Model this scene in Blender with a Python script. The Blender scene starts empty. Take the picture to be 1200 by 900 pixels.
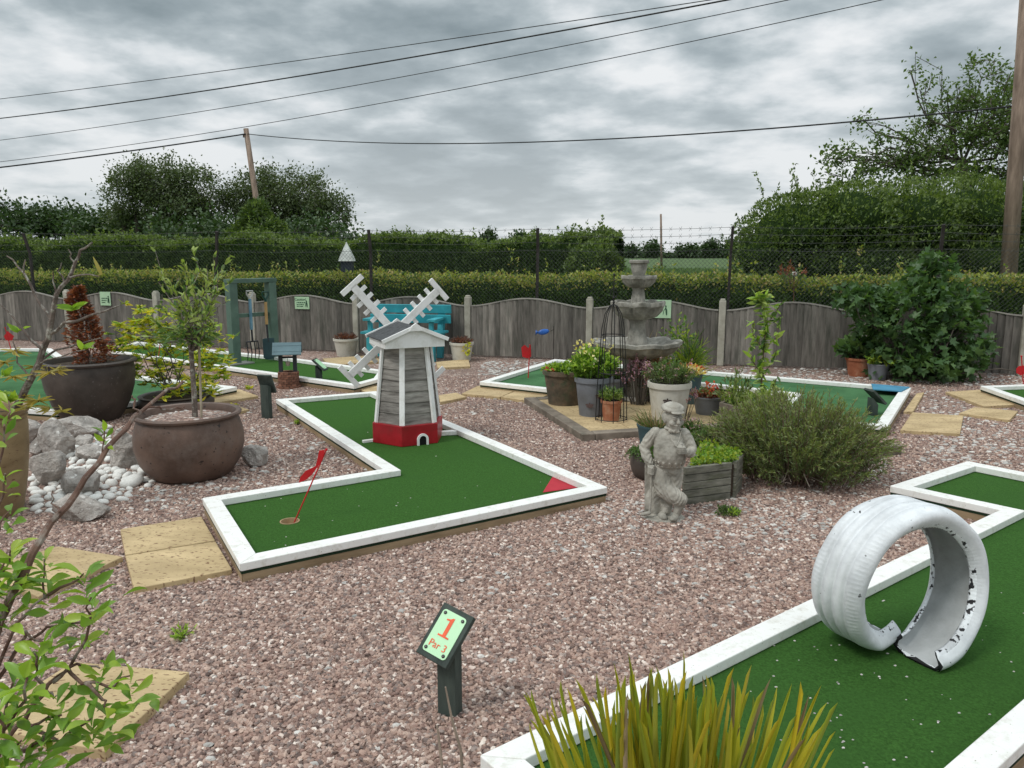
import bpy, bmesh, math, random
import numpy as np
from mathutils import Vector, Matrix, Euler
random.seed(7); RNG = np.random.default_rng(7)
PI = math.pi
sc = bpy.context.scene
COL = sc.collection
H = 1.55; TH = math.radians(9.4); F = 906.0
CT, ST = math.cos(TH), math.sin(TH)
# ---------------------------------------------------------------- camera
cd = bpy.data.cameras.new('camera'); cam = bpy.data.objects.new('camera', cd); COL.objects.link(cam)
cam.location = (0, 0, H); cam.rotation_euler = (PI/2 - TH, 0, 0)
cd.sensor_width = 36; cd.lens = 36*F/1200; cd.clip_start = .05; cd.clip_end = 3000
sc.camera = cam
def ray(px, py):
    a = (px-600)/F; b = (450-py)/F
    return Vector((a, CT + b*ST, -ST + b*CT))
def G(px, py, z=0.0):            # where the line of sight meets the height z
    r = ray(px, py); t = (z-H)/r.z
    return Vector((r.x*t, r.y*t, z))
def P(px, py, Y):                # where it meets the distance Y
    r = ray(px, py); t = Y/r.y
    return Vector((r.x*t, Y, H + r.z*t))
def mpp(Y, z=0.5):               # metres per photo pixel at distance Y
    return (Y*CT + (H-z)*ST)/F
# ---------------------------------------------------------------- mesh builder
class MB:
    def __init__(s): s.v = []; s.f = []; s.m = []
    def add(s, vs, fs, m=0):
        o = len(s.v); s.v += [tuple(v) for v in vs]
        s.f += [tuple(i+o for i in f) for f in fs]; s.m += [m]*len(fs); return s
    def box(s, c, d, rot=None, m=0):
        c = Vector(c); R = rot if rot is not None else Matrix.Identity(3)
        x, y, z = d[0]/2, d[1]/2, d[2]/2
        vs = [c + R @ Vector(p) for p in ((-x,-y,-z),(x,-y,-z),(x,y,-z),(-x,y,-z),(-x,-y,z),(x,-y,z),(x,y,z),(-x,y,z))]
        return s.add(vs, [(0,3,2,1),(4,5,6,7),(0,1,5,4),(1,2,6,5),(2,3,7,6),(3,0,4,7)], m)
    def beam(s, a, b, w, t, up=(0,0,1), m=0):      # box from a to b, w across, t along up
        a = Vector(a); b = Vector(b); d = (b-a); L = d.length; d.normalize()
        u = Vector(up); x = d.cross(u)
        if x.length < 1e-4: x = d.cross(Vector((1,0,0)))
        x.normalize(); u = x.cross(d)
        R = Matrix((d, x, u)).transposed()
        return s.box((a+b)/2, (L, w, t), R, m)
    def prism(s, poly, z0, z1, m=0):
        n = len(poly); ar = sum(poly[i][0]*poly[(i+1) % n][1]-poly[(i+1) % n][0]*poly[i][1] for i in range(n))
        if ar < 0: poly = poly[::-1]
        vs = [(p[0], p[1], z0) for p in poly] + [(p[0], p[1], z1) for p in poly]
        fs = [tuple(range(n))[::-1], tuple(range(n, 2*n))] + [(i, (i+1) % n, n+(i+1) % n, n+i) for i in range(n)]
        return s.add(vs, fs, m)
    def tube(s, pts, rad, n=6, m=0, cap=True):
        pts = [Vector(p) for p in pts]; k = len(pts)
        if not hasattr(rad, '__len__'): rad = [rad]*k
        vs = []; t0 = (pts[1]-pts[0]).normalized()
        u = t0.cross(Vector((0,0,1)))
        if u.length < .1: u = t0.cross(Vector((1,0,0)))
        u.normalize()
        for i in range(k):
            t = (pts[min(i+1,k-1)]-pts[max(i-1,0)]).normalized()
            u = (u - t*u.dot(t)).normalized(); w = t.cross(u)
            for j in range(n):
                a = 2*PI*j/n; vs.append(pts[i] + (u*math.cos(a)+w*math.sin(a))*rad[i])
        fs = [(i*n+j, i*n+(j+1) % n, (i+1)*n+(j+1) % n, (i+1)*n+j) for i in range(k-1) for j in range(n)]
        if cap: fs += [tuple(range(n))[::-1], tuple((k-1)*n+j for j in range(n))]
        return s.add(vs, fs, m)
    def lathe(s, prof, n=32, c=(0,0,0), m=0, sc_=None, close=False):   # prof [(r,z)], sc_(ang, i)->radius factor
        vs = []; k = len(prof)
        for i, (r, z) in enumerate(prof):
            for j in range(n):
                a = 2*PI*j/n; q = r*(sc_(a, i) if sc_ else 1)
                vs.append((c[0]+q*math.cos(a), c[1]+q*math.sin(a), c[2]+z))
        fs = [(i*n+j, i*n+(j+1) % n, (i+1)*n+(j+1) % n, (i+1)*n+j) for i in range(k-1) for j in range(n)]
        if not close: fs += [tuple(range(n))[::-1], tuple((k-1)*n+j for j in range(n))]
        return s.add(vs, fs, m)
    def ball(s, c, r, n=10, m=0, rot=None):
        if not hasattr(r, '__len__'): r = (r, r, r)
        vs = []; k = max(4, n//2+1)
        R = rot if rot is not None else Matrix.Identity(3)
        for i in range(1, k):
            th = PI*i/k
            for j in range(n):
                a = 2*PI*j/n
                vs.append(Vector(c)+R @ Vector((r[0]*math.sin(th)*math.cos(a), r[1]*math.sin(th)*math.sin(a), r[2]*math.cos(th))))
        t = len(vs); vs += [Vector(c)+R @ Vector((0,0,r[2])), Vector(c)+R @ Vector((0,0,-r[2]))]
        fs = [(i*n+j, (i+1)*n+j, (i+1)*n+(j+1) % n, i*n+(j+1) % n) for i in range(k-2) for j in range(n)]
        fs += [(t, j, (j+1) % n) for j in range(n)] + [(t+1, (k-2)*n+(j+1) % n, (k-2)*n+j) for j in range(n)]
        return s.add(vs, fs, m)
    def build(s, name, mats, parent=None, smooth=False, bevel=0):
        me = bpy.data.meshes.new(name); me.from_pydata([tuple(v) for v in s.v], [], s.f)
        if not isinstance(mats, (list, tuple)): mats = [mats]
        for q in mats: me.materials.append(q)
        if len(mats) > 1: me.polygons.foreach_set('material_index', s.m)
        if smooth: me.polygons.foreach_set('use_smooth', [True]*len(me.polygons))
        me.update()
        o = bpy.data.objects.new(name, me); COL.objects.link(o)
        if parent: o.parent = parent
        if bevel:
            b = o.modifiers.new('bevel', 'BEVEL'); b.width = bevel; b.segments = 2; b.limit_method = 'ANGLE'; b.angle_limit = math.radians(50)
        if smooth and smooth != 2: auto(me)
        return o
def auto(me, ang=40):            # sharp edges past an angle
    bm = bmesh.new(); bm.from_mesh(me); bmesh.ops.recalc_face_normals(bm, faces=bm.faces)
    for e in bm.edges:
        if len(e.link_faces) == 2 and e.calc_face_angle(0) > math.radians(ang): e.smooth = False
    bm.to_mesh(me); bm.free()
def rotz(a): return Matrix.Rotation(a, 3, 'Z')
def empty(name, loc=(0,0,0), rz=0):
    o = bpy.data.objects.new(name, None); COL.objects.link(o); o.location = loc; o.rotation_euler = (0,0,rz); o.empty_display_size = .1; return o
def tag(o, label=None, cat=None, group=None, kind=None):
    if label: o['label'] = label
    if cat: o['category'] = cat
    if group: o['group'] = group
    if kind: o['kind'] = kind
    return o
def thing(name, label, cat, loc=(0,0,0), rz=0, group=None, kind=None): return tag(empty(name, loc, rz), label, cat, group, kind)
def copy_tree(o, parent=None):
    c = o.copy(); COL.objects.link(c); c.parent = parent
    for ch in list(o.children): copy_tree(ch, c)
    return c
# ---------------------------------------------------------------- materials
def L(r, g, b):                  # 0-255 display colour -> linear
    f = lambda c: (c/255/12.92 if c/255 <= .04045 else ((c/255+.055)/1.055)**2.4)
    return (f(r), f(g), f(b), 1)
def newmat(name):
    m = bpy.data.materials.new(name); m.use_nodes = True; nt = m.node_tree; nt.nodes.clear()
    out = nt.nodes.new('ShaderNodeOutputMaterial'); return m, nt, out
def N(nt, t, **k):
    n = nt.nodes.new(t)
    for a, b in k.items():
        if a in n.inputs.keys(): n.inputs[a].default_value = b
        else: setattr(n, a, b)
    return n
def ramp(nt, stops, interp='LINEAR'):
    r = nt.nodes.new('ShaderNodeValToRGB'); cr = r.color_ramp; cr.interpolation = interp
    while len(cr.elements) < len(stops): cr.elements.new(.5)
    for e, (p, c) in zip(cr.elements, stops): e.position = p; e.color = c
    return r
def coords(nt, stretch=(1,1,1), jitter=True, world=False):
    tc = N(nt, 'ShaderNodeTexCoord'); mp = N(nt, 'ShaderNodeMapping'); mp.inputs['Scale'].default_value = stretch
    if world:
        g = N(nt, 'ShaderNodeNewGeometry'); nt.links.new(g.outputs['Position'], mp.inputs['Vector'])
    else: nt.links.new(tc.outputs['Object'], mp.inputs['Vector'])
    if jitter and not world:
        oi = N(nt, 'ShaderNodeObjectInfo'); mu = N(nt, 'ShaderNodeMath', operation='MULTIPLY'); mu.inputs[1].default_value = 41
        nt.links.new(oi.outputs['Random'], mu.inputs[0]); nt.links.new(mu.outputs[0], mp.inputs['Location'])
    return mp
def sc4(c, k): return (min(c[0]*k,1), min(c[1]*k,1), min(c[2]*k,1), 1)
def pmat(name, base, rough=.7, col2=None, var=.3, scale=6, stretch=(1,1,1), bump=.3, bscale=80, bdist=.004,
         island=0, spec=.3, speck=None, speckscale=60, speckth=.64, metal=0, world=False, dirt=None, dirtscale=2.2, bstretch=None):
    m, nt, out = newmat(name); ln = nt.links.new
    p = N(nt, 'ShaderNodeBsdfPrincipled', Roughness=rough, Metallic=metal); p.inputs['Specular IOR Level'].default_value = spec
    mp = coords(nt, stretch, world=world)
    n1 = N(nt, 'ShaderNodeTexNoise', Scale=scale, Detail=6, Roughness=.62); ln(mp.outputs[0], n1.inputs['Vector'])
    r = ramp(nt, [(.3, sc4(base, 1-var)), (.72, col2 if col2 else sc4(base, 1+var))]); ln(n1.outputs['Fac'], r.inputs[0])
    c = r.outputs[0]
    if dirt:
        nd = N(nt, 'ShaderNodeTexNoise', Scale=dirtscale, Detail=8, Roughness=.7); ln(mp.outputs[0], nd.inputs['Vector'])
        rd = ramp(nt, [(.5, (0,0,0,1)), (.72, (1,1,1,1))]); ln(nd.outputs['Fac'], rd.inputs[0])
        mx = N(nt, 'ShaderNodeMix', data_type='RGBA'); ln(rd.outputs[0], mx.inputs[0]); ln(c, mx.inputs[6]); mx.inputs[7].default_value = dirt; c = mx.outputs[2]
    if speck:
        ns = N(nt, 'ShaderNodeTexNoise', Scale=speckscale, Detail=3, Roughness=.5); ln(mp.outputs[0], ns.inputs['Vector'])
        rs = ramp(nt, [(speckth, (0,0,0,1)), (speckth+.03, (1,1,1,1))]); ln(ns.outputs['Fac'], rs.inputs[0])
        mx = N(nt, 'ShaderNodeMix', data_type='RGBA'); ln(rs.outputs[0], mx.inputs[0]); ln(c, mx.inputs[6]); mx.inputs[7].default_value = speck; c = mx.outputs[2]
    if island:
        g = N(nt, 'ShaderNodeNewGeometry'); mr = N(nt, 'ShaderNodeMapRange'); mr.inputs['To Min'].default_value = 1-island; mr.inputs['To Max'].default_value = 1+island
        ln(g.outputs['Random Per Island'], mr.inputs['Value'])
        hs = N(nt, 'ShaderNodeHueSaturation'); ln(mr.outputs[0], hs.inputs['Value']); ln(c, hs.inputs['Color']); c = hs.outputs[0]
    ln(c, p.inputs['Base Color'])
    if bump:
        mb = coords(nt, bstretch or stretch, world=world)
        nb = N(nt, 'ShaderNodeTexNoise', Scale=bscale, Detail=5, Roughness=.6); ln(mb.outputs[0], nb.inputs['Vector'])
        b = N(nt, 'ShaderNodeBump', Strength=bump, Distance=bdist); ln(nb.outputs['Fac'], b.inputs['Height']); ln(b.outputs[0], p.inputs['Normal'])
    ln(p.outputs[0], out.inputs['Surface']); return m
def lmat(name, cols, transl=.3, rough=.45):
    m, nt, out = newmat(name); ln = nt.links.new
    g = N(nt, 'ShaderNodeNewGeometry'); r = ramp(nt, [(i/max(1, len(cols)-1), c) for i, c in enumerate(cols)]); ln(g.outputs['Random Per Island'], r.inputs[0])
    p = N(nt, 'ShaderNodeBsdfPrincipled', Roughness=rough); p.inputs['Specular IOR Level'].default_value = .35; ln(r.outputs[0], p.inputs['Base Color'])
    t = N(nt, 'ShaderNodeBsdfTranslucent'); mu = N(nt, 'ShaderNodeMix', data_type='RGBA', blend_type='MULTIPLY'); mu.inputs[0].default_value = 1
    ln(r.outputs[0], mu.inputs[6]); mu.inputs[7].default_value = (1.5, 1.6, .6, 1); ln(mu.outputs[2], t.inputs['Color'])
    mx = N(nt, 'ShaderNodeMixShader'); mx.inputs[0].default_value = transl; ln(p.outputs[0], mx.inputs[1]); ln(t.outputs[0], mx.inputs[2]); ln(mx.outputs[0], out.inputs['Surface'])
    return m
# ---------------------------------------------------------------- leaves
def tmpl(kind):
    if kind == 'rhomb': return np.array([(0,0,0),(.45,.5,.1),(1,0,0),(.45,-.5,.1)]), [(0,3,2,1)]
    if kind == 'fold': return np.array([(0,0,0),(.45,.5,.14),(1,0,-.1),(.45,-.5,.14),(.45,0,0)]), [(0,4,2,1),(0,3,2,4)]
    if kind == 'blade':
        v = []; f = []
        for i, (u, w) in enumerate(((0,.35),(.2,.5),(.45,.5),(.7,.36),(.88,.18))): v += [(u,w,-.25*u*u+.02),(u,0,-.25*u*u),(u,-w,-.25*u*u+.02)]
        for i in range(4):
            a = i*3; f += [(a,a+1,a+4,a+3),(a+1,a+2,a+5,a+4)]
        v.append((1,0,-.25)); f += [(12,13,15),(13,14,15)]
        return np.array(v), f
    if kind == 'sword':
        v = []; f = []
        for u, w in ((0,.45),(.25,.5),(.5,.5),(.72,.46),(.88,.36),(.96,.22)): v += [(u,w,-.07*u*u+.012),(u,0,-.07*u*u),(u,-w,-.07*u*u+.012)]
        for i in range(5):
            a = i*3; f += [(a,a+1,a+4,a+3),(a+1,a+2,a+5,a+4)]
        v.append((1,0,-.07)); f += [(15,16,18),(16,17,18)]
        return np.array(v), f
    if kind == 'leaf':
        v = []; f = []
        for u, w in ((0,.05),(.15,.13),(.35,.32),(.58,.5),(.76,.45),(.9,.24)): v += [(u,w,-.3*u*u+.22*w),(u,0,-.3*u*u),(u,-w,-.3*u*u+.22*w)]
        for i in range(5):
            a = i*3; f += [(a,a+1,a+4,a+3),(a+1,a+2,a+5,a+4)]
        v.append((1,0,-.34)); f += [(15,16,18),(16,17,18)]
        return np.array(v), f
    if kind == 'lobed':
        pts = [(0,0),(.12,.3),(0,.55),(.3,.38),(.42,.62),(.62,.5),(.55,.2),(1,0)]
        ring = pts + [(x,-y) for x, y in pts[-2:0:-1]]
        v = [(x, y, -.15*x*x+.25*abs(y)) for x, y in ring] + [(.35,0,-.03)]; k = len(ring)
        return np.array(v), [(i, k, (i+1) % k) for i in range(k)]
def leaves(name, C, D, Ln, W, mats, kind='rhomb', midx=None, parent=None, upb=.6, nrm=None):
    C = np.asarray(C, float); D = np.asarray(D, float); n = len(C)
    D /= np.linalg.norm(D, axis=1)[:,None]+1e-9
    R = RNG.normal(size=(n,3)); R[:,2] += upb*2
    if nrm is not None: R = R*.5 + nrm
    S = np.cross(D, R); S /= np.linalg.norm(S, axis=1)[:,None]+1e-9; U = np.cross(S, D)
    U[:] = U; T, fs = tmpl(kind); k = len(T)
    Ln = np.broadcast_to(np.asarray(Ln, float), (n,)); W = np.broadcast_to(np.asarray(W, float), (n,))
    V = (C[:,None,:] + D[:,None,:]*(T[None,:,0,None]*Ln[:,None,None]) + S[:,None,:]*(T[None,:,1,None]*W[:,None,None]) + U[:,None,:]*(T[None,:,2,None]*Ln[:,None,None])).reshape(-1,3)
    me = bpy.data.meshes.new(name); me.vertices.add(n*k); me.vertices.foreach_set('co', V.ravel())
    lv = np.concatenate([np.array(f) for f in fs]); ls = np.array([len(f) for f in fs]); nl = len(lv)
    loops = (lv[None,:] + (np.arange(n)*k)[:,None]).ravel()
    starts = (np.concatenate(([0], np.cumsum(ls)[:-1]))[None,:] + (np.arange(n)*nl)[:,None]).ravel()
    me.loops.add(n*nl); me.loops.foreach_set('vertex_index', loops.astype(np.int32))
    me.polygons.add(n*len(fs)); me.polygons.foreach_set('loop_start', starts.astype(np.int32))
    me.polygons.foreach_set('use_smooth', np.ones(n*len(fs), bool))
    if not isinstance(mats, (list, tuple)): mats = [mats]
    for q in mats: me.materials.append(q)
    if midx is not None: me.polygons.foreach_set('material_index', np.repeat(np.asarray(midx, np.int32), len(fs)))
    me.update(calc_edges=True); me.validate()
    o = bpy.data.objects.new(name, me); COL.objects.link(o)
    if parent: o.parent = parent
    return o
def rdir(n, up=0., flat=1.):
    d = RNG.normal(size=(n,3)); d[:,2] = d[:,2]*flat + up; return d/np.linalg.norm(d, axis=1)[:,None]
def U_(a, b, n=None): return RNG.uniform(a, b, n)
def wob(a, b, k=5, amp=.05, sag=0):      # wobbly path from a to b
    a = Vector(a); b = Vector(b); Ls = (b-a).length; out = []
    for i in range(k+1):
        t = i/k; p = a.lerp(b, t)
        if 0 < i < k: p += Vector(RNG.normal(size=3))*amp*Ls
        p.z += sag*Ls*math.sin(PI*t); out.append(p)
    return out
def snoise(p, f):                         # cheap smooth noise, p (n,3)
    q = p*f; return (np.sin(q[:,0]*1.7+q[:,1]*.9+1.3)+np.sin(q[:,1]*2.1-q[:,2]*1.4+4.1)+np.sin(q[:,2]*1.9+q[:,0]*1.2+2.2)+np.sin(q[:,0]*3.3-q[:,2]*2.7))/4
# ================================================================ light and sky
SUN_EL, SUN_AZ = math.radians(52), math.radians(-125)     # sun behind and left of the camera, veiled by cloud
w = bpy.data.worlds.new('World'); sc.world = w; w.use_nodes = True; nt = w.node_tree; nt.nodes.clear(); ln = nt.links.new
sky = N(nt, 'ShaderNodeTexSky', sky_type='NISHITA', sun_disc=False, sun_elevation=SUN_EL, sun_rotation=SUN_AZ)
b1 = N(nt, 'ShaderNodeBackground', Strength=.1); ln(sky.outputs[0], b1.inputs['Color'])
tc = N(nt, 'ShaderNodeTexCoord'); sp = N(nt, 'ShaderNodeSeparateXYZ'); ln(tc.outputs['Generated'], sp.inputs[0])
def mth(op, a, b=None, c=None, clamp=False):
    n = N(nt, 'ShaderNodeMath', operation=op); n.use_clamp = clamp
    for i, x in enumerate((a, b, c)):
        if x is None: continue
        if isinstance(x, (int, float)): n.inputs[i].default_value = x
        else: ln(x, n.inputs[i])
    return n.outputs[0]
zz = mth('ADD', mth('MAXIMUM', sp.outputs[2], 0), .20)
cx = N(nt, 'ShaderNodeCombineXYZ'); ln(mth('DIVIDE', sp.outputs[0], zz), cx.inputs[0]); ln(mth('DIVIDE', sp.outputs[1], zz), cx.inputs[1])
mp = N(nt, 'ShaderNodeMapping'); mp.inputs['Location'].default_value = (3.1, .75, 0); mp.inputs['Scale'].default_value = (1, 1, 1); ln(cx.outputs[0], mp.inputs[0])
na = N(nt, 'ShaderNodeTexNoise', Scale=.85, Detail=5, Roughness=.45, Distortion=.0); ln(mp.outputs[0], na.inputs['Vector'])
nb = N(nt, 'ShaderNodeTexNoise', Scale=3.3, Detail=9, Roughness=.53, Distortion=.0); ln(mp.outputs[0], nb.inputs['Vector'])
mixf = mth('ADD', mth('MULTIPLY', na.outputs[0], .56), mth('MULTIPLY', nb.outputs[0], .44))
r = ramp(nt, [(.375, L(138,151,156)), (.44, L(160,172,177)), (.49, L(188,198,202)), (.53, L(219,225,228)), (.58, L(244,246,247))]); ln(mixf, r.inputs[0])
# brighter cloud low over the fields
hz = N(nt, 'ShaderNodeMapRange'); hz.inputs['From Min'].default_value = 0; hz.inputs['From Max'].default_value = .26; hz.inputs['To Min'].default_value = .62; hz.inputs['To Max'].default_value = 0; ln(sp.outputs[2], hz.inputs[0])
mx = N(nt, 'ShaderNodeMix', data_type='RGBA'); ln(hz.outputs[0], mx.inputs[0]); ln(r.outputs[0], mx.inputs[6]); mx.inputs[7].default_value = L(218,223,226)
# the sky overhead, out of view, is made brighter to lift the light
zen = N(nt, 'ShaderNodeMapRange'); zen.inputs['From Min'].default_value = .35; zen.inputs['From Max'].default_value = .9; zen.inputs['To Min'].default_value = 1.0; zen.inputs['To Max'].default_value = 2.3; ln(sp.outputs[2], zen.inputs[0])
b2 = N(nt, 'ShaderNodeBackground'); ln(mx.outputs[2], b2.inputs['Color']); ln(zen.outputs[0], b2.inputs['Strength'])
ms = N(nt, 'ShaderNodeMixShader'); ms.inputs[0].default_value = .94; ln(b1.outputs[0], ms.inputs[1]); ln(b2.outputs[0], ms.inputs[2])
wo = N(nt, 'ShaderNodeOutputWorld'); ln(ms.outputs[0], wo.inputs['Surface'])
ld = bpy.data.lights.new('sun', 'SUN'); ld.energy = 1.5; ld.angle = math.radians(14); ld.color = (1, .965, .91)
lo = bpy.data.objects.new('sun', ld); COL.objects.link(lo)
sd = Vector((math.cos(SUN_EL)*math.sin(SUN_AZ), math.cos(SUN_EL)*math.cos(SUN_AZ), math.sin(SUN_EL)))
lo.rotation_euler = sd.to_track_quat('Z', 'Y').to_euler(); lo.location = sd*30
vs = sc.view_settings; vs.view_transform = 'Standard'; vs.look = 'None'; vs.gamma = 1; vs.exposure = 0; vs.use_curve_mapping = False
# ================================================================ materials
WHITEP = pmat('white_gloss_paint', (.8,.8,.77,1), .5, var=.04, scale=5, bump=.45, bscale=160, bdist=.0015, dirt=(.60,.585,.52,1), dirtscale=20, speck=(.36,.33,.27,1), speckscale=95, speckth=.69)
TIMBER = pmat('raw_timber', (.30,.21,.12,1), .8, col2=(.42,.31,.19,1), scale=3, stretch=(1,1,6), bump=.4)
SLEEPER = pmat('weathered_timber', (.13,.105,.08,1), .85, col2=(.30,.25,.20,1), scale=5, stretch=(1,1,1), bump=.5, bscale=50, bdist=.006, dirt=(.07,.07,.05,1))
TURF = pmat("green_turf", (.038,.102,.022,1), .95, col2=(.058,.150,.031,1), scale=110, bump=1, bscale=900, bdist=.003, spec=.05, speck=(.12,.15,.06,1), speckscale=55, speckth=.755, dirt=(.040,.104,.024,1), dirtscale=1.6)
TURF2 = pmat("faded_turf", (.055,.14,.06,1), .95, col2=(.08,.19,.085,1), scale=2, bump=.5, bscale=900, spec=.05)
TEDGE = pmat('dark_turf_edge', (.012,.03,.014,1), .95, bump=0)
REDT = pmat('red_turf', (.42,.045,.06,1), .95, var=.15, bump=.6, bscale=900, spec=.05)
BLUET = pmat('blue_board', (.06,.22,.34,1), .7, var=.2, bump=.1)
SLABM = pmat('buff_slab', (.47,.345,.18,1), .85, col2=(.62,.475,.27,1), scale=4, bump=.6, bscale=120, bdist=.004, speck=(.20,.12,.065,1), speckscale=62, speckth=.61, dirt=(.40,.30,.17,1), dirtscale=3, stretch=(.6,1.3,1))
STONEM = pmat('limestone', (.33,.30,.27,1), .88, col2=(.68,.63,.58,1), scale=9, bump=1, bscale=38, bdist=.03, dirt=(.24,.20,.17,1), dirtscale=6, speck=(.72,.70,.66,1), speckscale=14, speckth=.66)
COBM = pmat('white_cobble', (.72,.71,.67,1), .6, var=.12, scale=6, bump=.15, island=0)
def grav_cols():
    return [(0, L(82,66,60)), (.16, L(144,115,104)), (.3, L(174,146,131)), (.44, L(118,95,86)), (.58, L(188,163,148)), (.72, L(156,131,120)), (.84, L(110,97,92)), (.95, L(205,186,174)), (1, L(226,214,202))]
# ground gravel (between and under the loose pebbles)
GRV, nt, out = newmat('gravel_bed'); ln = nt.links.new
cw = coords(nt, world=True); v1 = N(nt, 'ShaderNodeTexVoronoi', Scale=58); ln(cw.outputs[0], v1.inputs['Vector'])
v2 = N(nt, 'ShaderNodeTexVoronoi', Scale=20); ln(cw.outputs[0], v2.inputs['Vector'])
s1 = N(nt, 'ShaderNodeSeparateColor'); ln(v1.outputs['Color'], s1.inputs[0]); s2 = N(nt, 'ShaderNodeSeparateColor'); ln(v2.outputs['Color'], s2.inputs[0])
rr = ramp(nt, grav_cols()); ln(s1.outputs[0], rr.inputs[0])
m2 = N(nt, 'ShaderNodeMath', operation='GREATER_THAN'); m2.inputs[1].default_value = .9; ln(s2.outputs[0], m2.inputs[0])
m3 = N(nt, 'ShaderNodeMath', operation='LESS_THAN'); m3.inputs[1].default_value = .42; ln(v2.outputs['Distance'], m3.inputs[0])
m4 = N(nt, 'ShaderNodeMath', operation='MULTIPLY'); ln(m2.outputs[0], m4.inputs[0]); ln(m3.outputs[0], m4.inputs[1])
mx = N(nt, 'ShaderNodeMix', data_type='RGBA'); ln(m4.outputs[0], mx.inputs[0]); ln(rr.outputs[0], mx.inputs[6]); mx.inputs[7].default_value = L(214,206,198)
nz = N(nt, 'ShaderNodeTexNoise', Scale=1.1, Detail=5); ln(cw.outputs[0], nz.inputs['Vector'])
rz_ = ramp(nt, [(.35, (.62,.6,.58,1)), (.65, (.95,.93,.93,1))]); ln(nz.outputs[0], rz_.inputs[0])
mu = N(nt, 'ShaderNodeMix', data_type='RGBA', blend_type='MULTIPLY'); mu.inputs[0].default_value = 1; ln(mx.outputs[2], mu.inputs[6]); ln(rz_.outputs[0], mu.inputs[7])
p = N(nt, 'ShaderNodeBsdfPrincipled', Roughness=.85); ln(mu.outputs[2], p.inputs['Base Color'])
bp = N(nt, 'ShaderNodeBump', Strength=.9, Distance=.012, invert=True); ln(v1.outputs['Distance'], bp.inputs['Height']); ln(bp.outputs[0], p.inputs['Normal']); ln(p.outputs[0], out.inputs['Surface'])
PEB, nt, out = newmat('pebble'); ln = nt.links.new
oi = N(nt, 'ShaderNodeObjectInfo'); rr = ramp(nt, grav_cols()); ln(oi.outputs['Random'], rr.inputs[0])
tcx = coords(nt, jitter=False); nn = N(nt, 'ShaderNodeTexNoise', Scale=3, Detail=4); ln(tcx.outputs[0], nn.inputs['Vector'])
mr = N(nt, 'ShaderNodeMapRange'); mr.inputs['To Min'].default_value = .75; mr.inputs['To Max'].default_value = 1.2; ln(nn.outputs[0], mr.inputs[0])
hs = N(nt, 'ShaderNodeHueSaturation'); ln(rr.outputs[0], hs.inputs['Color']); ln(mr.outputs[0], hs.inputs['Value'])
p = N(nt, 'ShaderNodeBsdfPrincipled', Roughness=.75); ln(hs.outputs[0], p.inputs['Base Color']); ln(p.outputs[0], out.inputs['Surface'])
PALE = pmat('pale_chip', (.42,.40,.37,1), .8, col2=(.62,.59,.55,1), scale=9, bump=.5, island=.28)
# ================================================================ ground
FIELD = pmat('crop_field', (.075,.125,.05,1), .9, col2=(.12,.18,.08,1), scale=.35, bump=.6, bscale=3, bdist=.2, world=True, spec=.1, dirt=(.12,.17,.06,1), dirtscale=.06)
def sheet(name, x0, x1, y0, y1, z, mat, n=1):
    b = MB(); b.add([(x0,y0,z),(x1,y0,z),(x1,y1,z),(x0,y1,z)], [(0,1,2,3)]); return b.build(name, mat)
tag(sheet('field_ground', -1500, 1500, -60, 2500, -.03, FIELD), kind='structure')
fp1, fp2 = G(549, 418.0), G(1196, 441.0); fdv = (fp2-fp1)/4; fdn = fdv.normalized(); FB = Vector((-fdn.y, fdn.x, 0))   # fence line, FB points away from the camera
def fpos(k, back=0., z=0.): q = fp1 + fdv*k + FB*back; return Vector((q.x, q.y, z))
q = [fpos(-9, .35), fpos(9, .35)]
b = MB(); b.add([(-14,-3,.0),(14,-3,.0),(q[1].x,q[1].y,0),(q[0].x,q[0].y,0)], [(0,1,2,3)]); tag(b.build('gravel_ground', GRV), kind='structure')
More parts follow.
